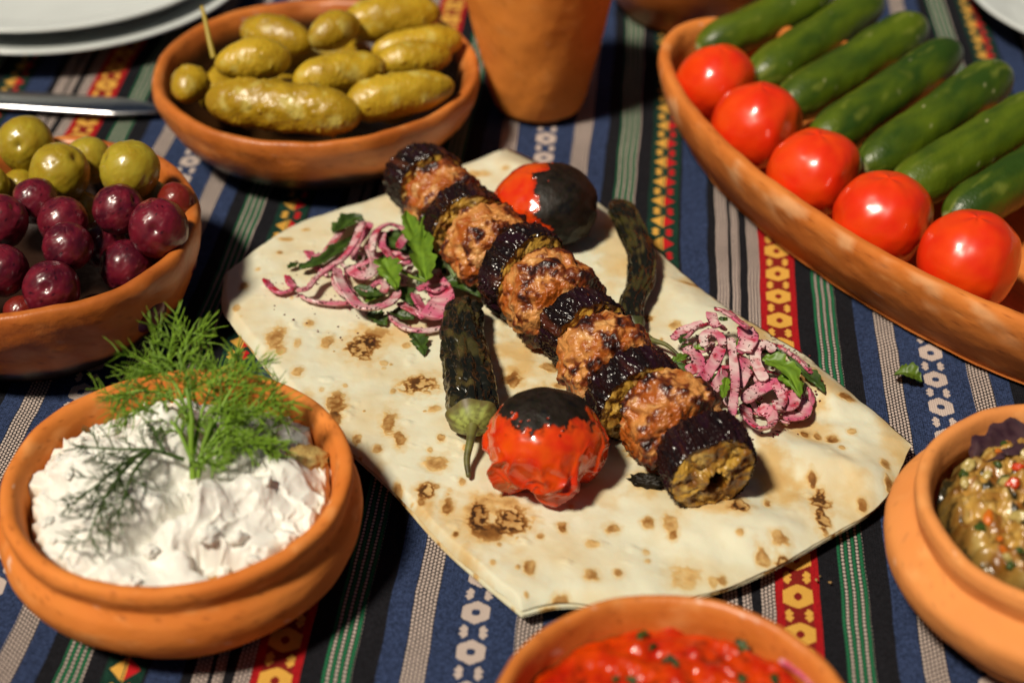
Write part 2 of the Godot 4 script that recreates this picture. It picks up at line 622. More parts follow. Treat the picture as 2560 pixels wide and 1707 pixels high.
	solo("white_plate", "upper of two stacked white plates beyond the knife", "plate", turned(dish, 160, 90, 9.5, white, 0.0001), M.porcelain, Vector3(-0.322, 0.0115, -0.428), "white plates")
	solo("white_plate", "lone white plate cut by the frame, beyond the cucumbers", "plate", turned(dish, 160, 90, 9.9, white, 0.0001), M.porcelain, Vector3(0.446, 0, -0.395), "white plates")
	knife()

func knife():
	var t := thing("table_knife", "steel table knife lying between the plates and the olive bowl", "knife", Vector3(-0.40, 0.002, -0.268))
	# blade runs along local x to a rounded tip under the gherkin bowl's rim
	var L := 0.182
	var blade := func(u, v):
		var x: float = L * v
		var tip := sqrt(clampf((L - x) / 0.03, 0.0, 1.0))
		var back := -0.010 * tip
		var edge_ := 0.0115 * tip
		var k := int(u * 6.0 + 0.01) % 6
		var z: float = [back, back, edge_ - 0.005 * tip, edge_, edge_ - 0.005 * tip, back][k]
		var y: float = [0.0014, 0.0028, 0.0026, 0.0013, 0.0006, 0.0004][k]
		return [Vector3(x, y, z), Color(0.55, 0.55, 0.56)]
	part(t, "blade", surf(6, 60, true, blade)[0], M.steel)
	var handle := func(u, v):
		var x: float = -0.105 * v
		var w = (0.0065 + 0.004 * v) * sqrt(clampf((1.0 - v) / 0.12, 0.0, 1.0)) + 0.0002
		var a: float = TAU * u
		return [Vector3(x, 0.0035 + sin(a) * minf(w, 0.0034), cos(a) * w), Color(0.55, 0.55, 0.56)]
	part(t, "handle", surf(20, 40, true, handle)[0], M.steel)
	t.rotation.y = -atan2(0.014, 0.105)

# ------------------------------------------------------------------ flatbread
func bread_y(x: float, z: float) -> float:
	var p := Vector3(x, 0, z)
	var y := 0.0126 + 0.0022 * ss(-0.02, 0.09, x * 0.836 - z * 0.548) + fb(p + Vector3(4, 0, 0), 10.0) * 0.0022 + fb(p, 34.0) * 0.0005
	# soft folds towards the near right corner
	var w := ss(0.09, 0.17, x + z * 0.35)
	y += w * 0.0030 * sin((x * 0.45 - z) * 95.0 + fb(p, 18.0) * 2.0)
	return y

func bread():
	var left := [Vector3(-0.154, 0, -0.046), Vector3(-0.1515, 0, -0.018), Vector3(-0.1325, 0, 0.017), Vector3(-0.114, 0, 0.048), Vector3(-0.085, 0, 0.088), Vector3(-0.055, 0, 0.127), Vector3(-0.030, 0, 0.165), Vector3(0.004, 0, 0.205)]
	var right := [Vector3(-0.006, 0, -0.184), Vector3(0.030, 0, -0.152), Vector3(0.053, 0, -0.118), Vector3(0.076, 0, -0.080), Vector3(0.098, 0, -0.040), Vector3(0.122, 0, -0.006), Vector3(0.149, 0, 0.026), Vector3(0.188, 0, 0.094)]
	var far := [left[0], Vector3(-0.1365, 0, -0.079), Vector3(-0.116, 0, -0.104), Vector3(-0.076, 0, -0.130), Vector3(-0.040, 0, -0.158), right[0]]
	var near := [left[-1], Vector3(0.022, 0, 0.200), Vector3(0.055, 0, 0.202), Vector3(0.097, 0, 0.188), Vector3(0.138, 0, 0.160), Vector3(0.168, 0, 0.134), right[-1]]
	var coons := func(u, v):
		var l := along(left, u)
		var r := along(right, u)
		var t := along(far, v)
		var b := along(near, v)
		var c: Vector3 = left[0] * (1 - u) * (1 - v) + right[0] * (1 - u) * v + left[-1] * u * (1 - v) + right[-1] * u * v
		return l * (1 - v) + r * v + t * (1 - u) + b * u - c
	var t := thing("flatbread", "large folded flatbread with brown toasted spots under the kebab", "flatbread", Vector3.ZERO)
	var m := StandardMaterial3D.new()
	var baked := toasted()
	m.albedo_texture = ImageTexture.create_from_image(baked[0])
	m.heightmap_enabled = true
	m.heightmap_texture = ImageTexture.create_from_image(baked[1])
	m.heightmap_scale = 0.05
	m.roughness = 0.72
	m.metallic_specular = 0.3
	m.subsurf_scatter_enabled = true
	m.subsurf_scatter_strength = 0.06
	m.cull_mode = BaseMaterial3D.CULL_DISABLED
	var white := Color.WHITE
	var uv := func(p: Vector3): return Vector2((p.x + 0.17) / 0.38, (p.z + 0.20) / 0.42)
	# the upper fold: top skin, rolled over its edges and closed underneath
	var top := func(u, v):
		# v runs once round a section: 0 - 0.8 over the top, the rest underneath
		var over: bool = v <= 0.8
		var s: float = v / 0.8 if over else 1.0 - (v - 0.8) / 0.2
		var q: Vector3 = coons.call(u, s)
		var e: float = minf(minf(u * 0.34, (1 - u) * 0.34), minf(s * 0.22, (1 - s) * 0.20))
		var low := 0.0086 + fb(q, 30.0) * 0.0006
		var y := low + (bread_y(q.x, q.z) - low) * sqrt(ss(0.0, lerpf(0.006, 0.018, s), e + 0.0003))
		if over:
			y += fi(q, 95.0) * 0.00018 + ss(0.34, 0.66, fb(q + Vector3(9, 0, 2), 60.0)) * 0.0008 * ss(0.0, 0.02, e)
			y += rd(q + Vector3(1, 0, 5), 16.0) * 0.0006 * ss(0.0, 0.02, e)
		else:
			y = low - 0.0012 * ss(0.0, 0.01, e)
		q += Vector3(fb(q, 40.0), 0, fb(q + Vector3(2, 0, 0), 40.0)) * 0.0012
		return [Vector3(q.x, y, q.z), white, uv.call(q)]
	part(t, "upper_fold", surf(230, 250, false, func(a, b): return top.call(a, b), 1)[0], m)
	var under := func(u, v):
		var over: bool = v <= 0.5
		var s: float = v / 0.5 if over else 1.0 - (v - 0.5) / 0.5
		var q: Vector3 = coons.call(u, s)
		q += Vector3(0.004, 0, -0.004) * ss(0.25, 0.0, u) + Vector3(0.0, 0, 0.0015) * ss(0.75, 1.0, u) * ss(0.5, 0.1, s)
		var y := 0.0077 + fb(q, 25.0) * 0.0004 if over else 0.0066
		return [Vector3(q.x, y, q.z), white, uv.call(q * 0.93 + Vector3(0.006, 0, 0.01))]
	part(t, "lower_fold", surf(90, 90, false, func(a, b): return under.call(a, b), 1)[0], m)
	# the serving plate below, nearly hidden
	var pl := func(u, v):
		var a: float = TAU * u
		var c := pow(absf(cos(a)), 0.5) * signf(cos(a))
		var s := pow(absf(sin(a)), 0.5) * signf(sin(a))
		var q: Vector3 = along([Vector3(0, 0.001, 0), Vector3(0.80, 0.001, 0), Vector3(0.90, 0.003, 0), Vector3(1.0, 0.0052, 0), Vector3(1.0, 0.0062, 0), Vector3(0.95, 0.0060, 0), Vector3(0.80, 0.0038, 0), Vector3(0, 0.0038, 0)], v)
		return [Vector3(c * 0.169 * q.x, q.y, s * 0.098 * q.x), Color(0.74, 0.78, 0.76)]
	var plate := solo("serving_plate", "white serving plate almost hidden under the flatbread", "plate", surf(120, 40, true, pl)[0], M.porcelain, Vector3(0.0095, 0, 0.0195))
	plate.rotation.y = -atan2(0.836, 0.548)

func toasted() -> Array:
	var W := 1216
	var H := 1344
	var n1 := FastNoiseLite.new()
	n1.seed = 12
	n1.frequency = 0.006
	n1.fractal_octaves = 4
	var n2 := FastNoiseLite.new()
	n2.seed = 13
	n2.frequency = 0.05
	n2.fractal_octaves = 3
	var tone := PackedFloat32Array()   # 0 pale, 1 tan, 2 brown, 3 black
	tone.resize(W * H)
	for y in H:
		for x in W:
			tone[y * W + x] = clampf(0.10 + n1.get_noise_2d(x, y) * 0.45 + n2.get_noise_2d(x * 0.5, y * 0.5) * 0.10, 0.0, 0.5)
	var px := 1216.0 / 0.38
	var spots := [
		-1194, 141, 48, 110, 8, -1164, 253, 26, 51, 6, -940, 160, 35, 58, 8, -1061, 418, 26, 46, 7, -1084, 190, 17, 36, 5,
		-1039, 14, 27, 37, 7, -745, 197, 92, 124, 13, -697, 84, 88, 37, 5, -847, 681, 50, 111, 10, -847, 799, 37, 62, 10,
		-589, 816, 37, 96, 9, -529, 964, 28, 61, 10, -733, 948, 20, 41, 7, -627, 1028, 24, 30, 7, -714, 1076, 16, 47, 8,
		-447, 525, 95, 88, 12, -2, 507, 47, 64, 10, 184, 411, 43, 39, 9, 230, 542, 34, 28, 8, -376, 732, 29, 28, 6,
		-351, 1123, 56, 60, 8, -393, 1323, 49, 72, 12, -292, 1427, 27, 81, 10, -409, 1397, 16, 26, 8, -146, 1500, 54, 109, 12,
		-2, 1543, 86, 108, 13, -106, 1614, 76, 51, 8, 72, 1822, 28, 43, 9, 339, 1870, 31, 40, 8, 451, 1854, 20, 28, 8,
		203, 2007, 40, 39, 10, 442, 1572, 34, 32, 9, 347, 1671, 30, 31, 6, 221, 1572, 23, 35, 10, 121, 1637, 17, 19, 8,
		738, 1849, 70, 80, 5, 694, 1557, 31, 70, 7, 704, 1629, 19, 25, 9, 854, 1889, 26, 37, 6, 580, 1712, 17, 22, 5,
		585, 1773, 13, 16, 5, 1083, 1740, 30, 56, 9, 1175, 1756, 41, 44, 12, 1170, 1643, 42, 38, 8, 1380, 1368, 47, 91, 14,
		1373, 1485, 35, 90, 14, 1366, 1262, 16, 46, 10, 1499, 964, 24, 34, 9, 1372, 925, 16, 24, 8, 1432, 938, 14, 27, 7,
		1600, 899, 18, 27, 7, 1530, 1028, 18, 24, 7, 1720, 1262, 28, 79, 10, 1715, 1123, 20, 33, 7, 1570, 1397, 17, 39, 8,
		1020, 1456, 50, 45, 12, 1143, 1397, 19, 29, 9, 892, 1876, 22, 31, 8, 922, 1942, 26, 21, 7, 827, 64, 35, 37, 7,
		928, -363, 57, 23, 7, 698, 6, 27, 33, 8, -1242, -794, 38, 20, 7, -1262, -644, 19, 24, 8, -1145, -898, 24, 16, 6,
		-1418, -313, 21, 38, 7, -1429, -111, 16, 30, 6, -1360, -481, 14, 19, 5, -581, 577, 13, 21, 6, -337, 948, 16, 27, 8,
		-345, 1292, 12, 20, 7, -248, 1614, 13, 22, 8, -214, 1028, 16, 24, 7, -385, 1028, 12, 20, 7, -228, 1262, 16, 26, 8,
		-200, 1216, 10, 20, 7, -86, 1795, 11, 15, 6, -58, 1685, 11, 16, 6, 572, 1028, 60, 67, 8, 1448, 525, 47, 32, 8,
		1343, 681, 17, 24, 7, 1609, 647, 38, 31, 9, -1127, 595, 21, 35, 8, -521, 1308, 24, 46, 9, -332, 1671, 15, 28, 8,
		-65, 1994, 25, 24, 6, -41, -1521, 25, 25, 6, -204, -1471, 76, 38, 6, -637, 345, 19, 22, 5, 306, 1154, 16, 20, 6,
		-134, 931, 18, 24, 7, 992, 1629, 17, 19, 7, 600, 1543, 27, 32, 9, -537, 197, 17, 18, 6, -817, 525, 11, 18, 5,
		-931, 560, 13, 18, 5
	]
	for k in 90:
		var at := Vector2(rng.randf_range(-0.15, 0.19), rng.randf_range(-0.17, 0.2))
		var s := rng.randf_range(4.0, 12.0)
		spots.append_array([at.x * 1e4, at.y * 1e4, s, s * rng.randf_range(0.8, 1.8), rng.randf_range(3.0, 7.0)])
	for k in range(0, spots.size(), 5):
		var cx: float = (spots[k] * 1e-4 + 0.17) * px
		var cy: float = (spots[k + 1] * 1e-4 + 0.20) * px
		var rx: float = spots[k + 2] * 0.85e-4 * px
		var ry: float = spots[k + 3] * 0.85e-4 * px
		var dark: float = spots[k + 4] / 10.0
		var big := maxf(rx, ry) * 2.0 + 6.0
		for y in range(maxi(0, int(cy - big)), mini(H, int(cy + big))):
			for x in range(maxi(0, int(cx - big)), mini(W, int(cx + big))):
				var d := Vector2((x - cx) / (rx + 1.0), (y - cy) / (ry + 1.0)).length()
				var w := n2.get_noise_2d(x, y)
				d += w * 0.55 + n1.get_noise_2d(x * 3.0 + 400, y * 3.0) * 0.4
				if d > 2.0:
					continue
				var v := 0.45 * ss(2.0, 1.0, d) * minf(dark, 1.0)
				var core := ss(1.14, 0.72, d)
				if dark >= 1.2:
					core *= 0.45 + 0.75 * ss(0.25, 0.75, d + w * 0.9)
				v += core * dark * (1.22 + w * 0.8)
				var at := y * W + x
				tone[at] = maxf(tone[at], minf(tone[at] * 0.6 + v, 2.6))
	# oil and juice soaked in round the grill, and toasted folds
	var soaked := [
		30, 267, 130, 399, 8,
		154, 727, 83, 173, 7,
		-89, 1422, 116, 84, 9,
		1178, 1211, 149, 198, 10,
		1368, 828, 155, 155, 8,
		302, 1333, 157, 131, 6,
		900, 1422, 175, 81, 9,
		578, -700, 142, 474, 6,
		-1000, 625, 38, 140, 7,
		-628, 1180, 60, 133, 7,
		-414, 1538, 57, 128, 6,
		-216, 1817, 56, 108, 6,
		-121, 1950, 44, 61, 8,
		-608, 118, 265, 110, 5,
		780, -878, 72, 241, 8,
		983, -442, 93, 155, 6,
		1208, 41, 89, 148, 7,
		1532, 555, 127, 141, 6,
		1792, 991, 81, 270, 6,
		1574, 1451, 116, 193, 5,
		-183, 1567, 210, 223, 5,
		638, 1272, 118, 131, 7,
		807, 625, 126, 210, 7
	]
	for k in range(0, soaked.size(), 5):
		var c := Vector2((soaked[k] * 1e-4 + 0.17) * px, (soaked[k + 1] * 1e-4 + 0.20) * px)
		var r := Vector2(soaked[k + 2], soaked[k + 3]) * 1e-4 * px
		for y in range(maxi(0, int(c.y - r.y * 1.8)), mini(H, int(c.y + r.y * 1.8))):
			for x in range(maxi(0, int(c.x - r.x * 1.8)), mini(W, int(c.x + r.x * 1.8))):
				var d := Vector2((x - c.x) / r.x, (y - c.y) / r.y).length() + n1.get_noise_2d(x * 2.5, y * 2.5 + 90) * 0.8 + n2.get_noise_2d(x * 0.6, y * 0.6) * 0.3
				tone[y * W + x] += ss(1.35, 0.2, d) * soaked[k + 4] * 0.085
	var ramp := [Color(0.845, 0.832, 0.735), Color(0.79, 0.65, 0.42), Color(0.52, 0.34, 0.15), Color(0.19, 0.11, 0.055)]
	var bytes := PackedByteArray()
	bytes.resize(W * H * 3)
	var raised := PackedByteArray()
	raised.resize(W * H)
	for k in W * H:
		raised[k] = clampi(int(ss(0.3, 1.6, tone[k]) * 190.0 + 20.0 + n2.get_noise_2d(k % W, k / W) * 34.0), 0, 255)
		var t := clampf(tone[k], 0.0, 2.99)
		var i := int(t)
		var c: Color = ramp[i].lerp(ramp[i + 1], t - i)
		bytes[k * 3] = int(c.r * 255)
		bytes[k * 3 + 1] = int(c.g * 255)
		bytes[k * 3 + 2] = int(c.b * 255)
	return [Image.create_from_data(W, H, false, Image.FORMAT_RGB8, bytes), Image.create_from_data(W, H, false, Image.FORMAT_L8, raised)]


# ------------------------------------------------------------------ kebab
func kebab():
	var a := Vector3(-0.0485, 0.0415, -0.1050)
	var b := Vector3(0.0835, 0.0415, 0.1300)
	var dir := (b - a).normalized()
	# [kind, place along the row, radius, half thickness, sideways lean, label]
	var row := [
		["a", 0.000, 0.0212, 0.0090, 0.10, "farthest grilled aubergine slice, blackened and facing away at the row's far end"],
		["m", 0.085, 0.0205, 0.0170, 0.05, "farthest minced meat piece, behind the parsley sprigs"],
		["a", 0.185, 0.0216, 0.0080, -0.16, "second grilled aubergine slice from the far end, with fine skin wrinkles by the parsley"],
		["m", 0.290, 0.0228, 0.0180, 0.06, "browned minced meat piece beside the blackened far tomato"],
		["a", 0.400, 0.0234, 0.0082, 0.14, "third grilled aubergine slice from the far end, glossy black over golden flesh"],
		["m", 0.505, 0.0238, 0.0190, -0.04, "largest minced meat piece in the middle of the row"],
		["a", 0.612, 0.0218, 0.0078, 0.12, "grilled aubergine slice between the right pepper's stem and the left pepper"],
		["m", 0.715, 0.0226, 0.0180, 0.02, "minced meat piece with a dark seared band behind the near red tomato"],
		["a", 0.818, 0.0226, 0.0082, -0.10, "grilled aubergine slice touching the near red tomato"],
		["m", 0.910, 0.0225, 0.0170, 0.08, "nearest minced meat piece, second to last in the row"],
		["a", 1.020, 0.0204, 0.0105, -0.30, "nearest aubergine slice, its golden cut face and dark hole showing"],
	]
	var k := 0
	for r in row:
		var c := a.lerp(b, r[1])
		c += Vector3(dir.z, 0, -dir.x) * [0.0, 0.0012, -0.0008, -0.0016, 0.0010, 0.0014, 0.0020, -0.0012, -0.0018, 0.0010, 0.0][k]
		c.y = bread_y(c.x, c.z) + r[2] * 0.93
		var d := dir.rotated(Vector3.UP, r[4])
		d = (d + Vector3.UP * rng.randf_range(-0.06, 0.10)).normalized()
		if r[0] == "a":
			aubergine(c, d, r[2], r[3], k, r[5], k == 10)
		else:
			meat(c, d, r[2], r[3], k, r[5])
		k += 1
	var crumb := func(u, v):
		var p := ball(u, v)
		p = p * Vector3(0.008, 0.0028, 0.0038) * (1.0 + fb(p, 2.2) * 0.7)
		return [p, Color(0.012, 0.008, 0.006)]
	var cr := solo("char_crumb", "small black charred scrap under the nearest meat piece", "crumb", surf(24, 16, true, crumb)[0], M.char, Vector3(0.0615, bread_y(0.0615, 0.129) + 0.002, 0.129))
	cr.rotation.y = -0.2

func ball(u: float, v: float) -> Vector3:
	var t := PI * v
	return Vector3(sin(t) * cos(TAU * u), cos(t), sin(t) * sin(TAU * u))

func frame(d: Vector3) -> Basis:
	var s := d.cross(Vector3.UP).normalized()
	return Basis(d, s.cross(d).normalized(), s)

func meat(c: Vector3, d: Vector3, R: float, hl: float, k: int, label: String):
	var B := frame(d)
	var sd := Vector3(k * 1.7, k * 0.6, -k)
	var f := func(u, v):
		var t: float = PI * v
		var ca := cos(t)
		var x := -signf(ca) * pow(absf(ca), 0.64) * hl
		var r := pow(maxf(sin(t), 0.0), 0.56) * R
		var an: float = TAU * u
		var q := Vector3(x, sin(an) * r * 0.96, cos(an) * r)
		var n := Vector3(x * 0.5 / hl, sin(an), cos(an)).normalized()
		var s := q + sd
		var lump := fb(s, 75.0)
		var pebb := 0.5 - ce(s + Vector3(fi(s, 150.0), fi(s + Vector3(4, 0, 0), 150.0), 0) * 0.0015, 430.0)
		var grain := fi(s, 420.0)
		var crease := ss(0.25, 0.7, rd(s, 42.0))
		var pq := 0.5 + 1.3 * ss(-0.1, 0.4, fb(s + Vector3(1, 9, 2), 52.0))
		q += n * (lump * 0.0030 + pebb * 0.0008 * pq + grain * 0.0004 + fi(s, 800.0) * 0.00022 - crease * 0.0014)
		# colour: pale cooked mince, browned, seared black on the pebbles and towards the right and the rims
		var tone := fb(s + Vector3(7, 3, 1), 55.0)
		var col := lc(Color(0.60, 0.265, 0.072), Color(0.36, 0.085, 0.010), 0.55 + tone * 1.9)
		col = lc(col, Color(0.74, 0.45, 0.18), ss(0.15, 0.6, fi(s + Vector3(5, 0, 0), 110.0)) * 0.55)
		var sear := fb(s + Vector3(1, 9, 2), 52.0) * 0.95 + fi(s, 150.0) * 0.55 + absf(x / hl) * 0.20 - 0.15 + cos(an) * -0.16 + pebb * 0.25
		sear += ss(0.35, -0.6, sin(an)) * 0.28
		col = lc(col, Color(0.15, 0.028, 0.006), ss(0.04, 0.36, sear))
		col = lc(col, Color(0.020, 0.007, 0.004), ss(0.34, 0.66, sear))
		return [B * q, col]
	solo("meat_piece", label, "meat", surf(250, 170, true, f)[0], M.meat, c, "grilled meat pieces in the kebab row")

func aubergine(c: Vector3, d: Vector3, R: float, hl: float, k: int, label: String, holed: bool):
	var B := frame(d)
	var sd := Vector3(k * 2.1, -k, k * 0.7)
	var t := thing("aubergine_slice", label, "aubergine slice", c, "grilled aubergine slices in the kebab row")
	var shape := func(an: float) -> float:
		return R * (1.0 + 0.06 * sin(an * 2.0 + k) + 0.035 * sin(an * 3.0 + k * 2.0))
	var wav := func(an: float) -> float:
		return fb(Vector3(cos(an), sin(an), 0) * 1.6 + sd, 1.0) * 0.0022
	# the skin band, pinched by the heat into short ridges that cross it
	var skin := func(u, v):
		var an: float = TAU * u
		var x: float = lerpf(-hl, hl, v)
		var e := 1.0 - pow(absf(v * 2.0 - 1.0), 3.0)
		var s := Vector3(cos(an) * 0.9, sin(an) * 0.9, x * 8.0) + sd
		var wr := pow(1.0 - absf(soft.get_noise_3dv((Vector3(cos(an), sin(an), x * 12.0) + sd) * 5.0)), 3.0)
		var wr2 := pow(1.0 - absf(soft.get_noise_3dv((Vector3(cos(an), sin(an), x * 16.0) + sd) * 13.0)), 3.0)
		var r: float = shape.call(an) * (0.96 + 0.04 * sqrt(maxf(e, 0.0))) + (wr - 0.3) * 0.0014 + (wr2 - 0.3) * 0.0008 + fb(s, 1.5) * 0.0010
		var q := Vector3(x + wav.call(an), sin(an) * r, cos(an) * r)
		var col := lc(Color(0.008, 0.005, 0.005), Color(0.020, 0.008, 0.009), 0.5 + fb(s, 2.5))
		col = lc(col, Color(0.070, 0.018, 0.008), ss(0.25, 0.6, fb(s + Vector3(3, 0, 0), 2.0)))
		return [B * q, col]
	part(t, "skin", surf(260, 34, true, skin)[0], M.aubergine_skin)
	for side in [-1.0, 1.0]:
		var face := func(u, v):
			var an: float = TAU * u
			var edge_: float = shape.call(an) * 0.965 + 0.0003
			var r: float = edge_ * v
			var q := Vector3(0, sin(an) * r, cos(an) * r)
			var s := q + sd
			var puff := 0.0022 * (1.0 - pow(v, 4.0)) + fb(s, 120.0) * 0.0016 * ss(1.0, 0.9, v) + fi(s, 330.0) * 0.0005 * ss(1.0, 0.9, v)
			puff -= ss(0.3, 0.75, rd(s, 70.0)) * 0.0016 * ss(1.0, 0.85, v)
			var col := lc(Color(0.54, 0.31, 0.045), Color(0.20, 0.075, 0.010), 0.55 + fb(s, 90.0) * 1.7)
			col = lc(col, Color(0.62, 0.43, 0.12), ss(0.2, 0.6, fi(s, 130.0)) * 0.6)
			col = lc(col, Color(0.045, 0.016, 0.005), ss(0.35, 0.65, fb(s + Vector3(2, 2, 2), 120.0)) * 0.8 + ss(0.93, 1.0, v) * 0.6)
			if holed and side > 0.0:
				var hd := Vector2(q.y + 0.002, (q.z + 0.001) * 1.25).length() + fb(s, 160.0) * 0.0016
				puff -= ss(0.0062, 0.0030, hd) * 0.0075
				puff += ss(0.0045, 0.0065, hd) * ss(0.0105, 0.0075, hd) * 0.0012
				col = lc(col, Color(0.02, 0.008, 0.003), ss(0.0056, 0.0036, hd))
			q.x = side * (hl - 0.0008 + puff) + wav.call(an)
			return [B * q, col]
		part(t, "flesh", surf(110, 44, true, face, 0)[0], M.aubergine_flesh)


# ------------------------------------------------------------------ grilled and raw vegetables, olives, gherkins
func grilled_tomato(called_label: String, at: Vector3, R: float, cap_dir: Vector3, cap: float, k: float, wrinkle: float, flat := 0.88):
	var t := thing("grilled_tomato", called_label, "tomato", at, "grilled tomatoes on the flatbread")
	var f := func(u, v):
		var d := ball(u, v)
		var s := d + Vector3(k, -k, k * 0.5)
		var low := ss(0.55, -0.2, d.y)
		var wq := s + Vector3(soft.get_noise_3dv(s * 1.4), soft.get_noise_3dv(s * 1.4 + Vector3(7, 0, 0)), 0) * 0.30
		var big := pow(1.0 - absf(soft.get_noise_3dv(wq * Vector3(1.5, 0.75, 1.5))), 4.0)
		var sm := pow(1.0 - absf(soft.get_noise_3dv(wq * Vector3(2.6, 1.2, 2.6) + Vector3(3, 0, 0))), 3.0) - 0.3
		var r := R * (1.0 + fb(s, 1.1) * 0.05)
		r += ((big - 0.35) * 0.0042 + sm * 0.0011) * low * wrinkle
		r += 0.0022 * sin(atan2(d.z, d.x) * 5.0 + k) * ss(0.3, -0.6, d.y) * wrinkle
		var p := d * r
		p.y *= flat
		p.y = maxf(p.y, -R * flat * 0.94)
		var c := d.dot(cap_dir) + fb(s, 2.2) * 0.30 + fi(s, 8.0) * 0.09
		var burnt := c > cap
		# a few loose burnt specks and bare patches
		if fi(s + Vector3(4, 4, 4), 4.0) > 0.66 and absf(c - cap) < 0.22:
			burnt = not burnt
		var col := lc(Color(0.66, 0.030, 0.004), Color(0.74, 0.075, 0.006), 0.5 + fb(s, 2.0))
		col = lc(col, Color(0.30, 0.010, 0.004), ss(0.3, 0.7, big) * 0.35 * low)
		col = lc(col, Color(0.16, 0.022, 0.005), ss(cap - 0.16, cap, c) * (0.55 + 0.6 * fi(s, 7.0)))
		if burnt:
			col = lc(Color(0.007, 0.006, 0.005), Color(0.022, 0.015, 0.010), 0.5 + fb(s, 4.0))
			p += d * 0.0004
		col.a = 0.0 if burnt else 1.0
		return [p, col]
	var two := surf(230, 160, true, f, 0, true)
	part(t, "red_skin", two[0], M.wet_red)
	part(t, "charred_skin", two[1], M.char)

func pepper(label: String, pts: Array, R: float, k: float, stem: Array, green_: float, fat0 := 1.0, fat1 := 1.0):
	var base: Vector3 = pts[0]
	var loc := pts.map(func(q): return q - base)
	var t := thing("grilled_pepper", label, "pepper", base, "grilled green peppers on the flatbread")
	var prof := func(v: float) -> float:
		return pow(clampf(v / 0.10, 0.0, 1.0), 0.5) * (0.80 + 0.20 * ss(0.0, 0.85, v)) * lerpf(fat0, fat1, v) * sqrt(clampf((1.0 - v) / 0.06, 0.0, 1.0) * 0.6 + 0.4)
	var body := func(u, v):
		var an: float = TAU * u
		var c := along(loc, v)
		var d := (along(loc, minf(v + 0.02, 1.0)) - along(loc, maxf(v - 0.02, 0.0))).normalized()
		var s := d.cross(Vector3.UP).normalized()
		var w := s.cross(d)
		var q := Vector3(cos(an), sin(an), v * 5.0) + Vector3(k, k, k)
		var r: float = R * prof.call(v)
		r *= 1.0 + 0.12 * fb(q, 0.9) - 0.26 * pow(1.0 - absf(soft.get_noise_3dv(q * Vector3(1.5, 1.5, 0.55))), 5.0) - 0.10 * pow(1.0 - absf(soft.get_noise_3dv(q * Vector3(2.0, 2.0, 2.4))), 5.0)
		if v > 0.999:
			r = 0.0
		var p := c + (s * cos(an) + w * sin(an) * 0.80) * r
		var burnt := ss(-0.12, 0.12, fb(q + Vector3(5, 1, 0), 0.7) + fi(q, 3.0) * 0.06 + 0.22 - green_)
		var col := lc(Color(0.050, 0.042, 0.012), Color(0.009, 0.008, 0.006), burnt)
		col = lc(col, Color(0.15, 0.11, 0.03), ss(0.3, 0.6, fi(q + Vector3(9, 0, 0), 0.9)) * 0.5)
		return [p, col]
	part(t, "body", surf(70, 150, true, body)[0], M.pepper)
	# calyx: a small pale green cap with ribs round the shoulder
	var end: Vector3 = loc[-1]
	var ed := (end - along(loc, 0.93)).normalized()
	var cs := ed.cross(Vector3.UP).normalized()
	var cw := cs.cross(ed)
	var cap := func(u, v):
		var an: float = TAU * u
		var r: float = R * 0.97 * fat1 * v * (1.0 + 0.05 * sin(an * 6.0) * v)
		var back := -0.0085 * pow(v, 2.2) * R / 0.0125
		var col := lc(Color(0.33, 0.39, 0.09), Color(0.13, 0.13, 0.03), 0.4 + 0.6 * sin(an * 11.0) * v + fb(Vector3(cos(an), sin(an), v * 3.0), 2.0))
		col = lc(col, Color(0.10, 0.065, 0.018), ss(0.62, 1.0, v + 0.35 * fb(Vector3(cos(an), sin(an), v) * 1.0 + Vector3(k, 0, 0), 2.4)) * 0.85)
		col = lc(col, Color(0.03, 0.035, 0.012), 0.85 if green_ > 0.0 else 0.0)
		col = lc(col, Color(0.16, 0.10, 0.03), ss(0.35, 0.1, v))
		return [end + ed * (0.0040 * R / 0.0125 + back + 0.0006) + (cs * cos(an) + cw * sin(an) * 0.86) * r, col]
	part(t, "calyx", surf(72, 22, true, cap, 0)[0], M.stem)
	var st := stem.map(func(q): return q - base)
	var sf := func(u, v):
		var an: float = TAU * u
		var c := along(st, v)
		var d := (along(st, minf(v + 0.05, 1.0)) - along(st, maxf(v - 0.05, 0.0))).normalized()
		var s := d.cross(Vector3.UP).normalized()
		var r: float = R * 0.19 * (1.0 - 0.55 * v) * (1.0 + 0.5 * ss(0.25, 0.0, v)) if v < 0.999 else 0.0
		return [c + (s * cos(an) + s.cross(d) * sin(an)) * r, lc(Color(0.15, 0.15, 0.035), Color(0.05, 0.04, 0.012), v * 0.8 + fb(c, 300.0))]
	part(t, "stem", surf(16, 30, true, sf)[0], M.stem)

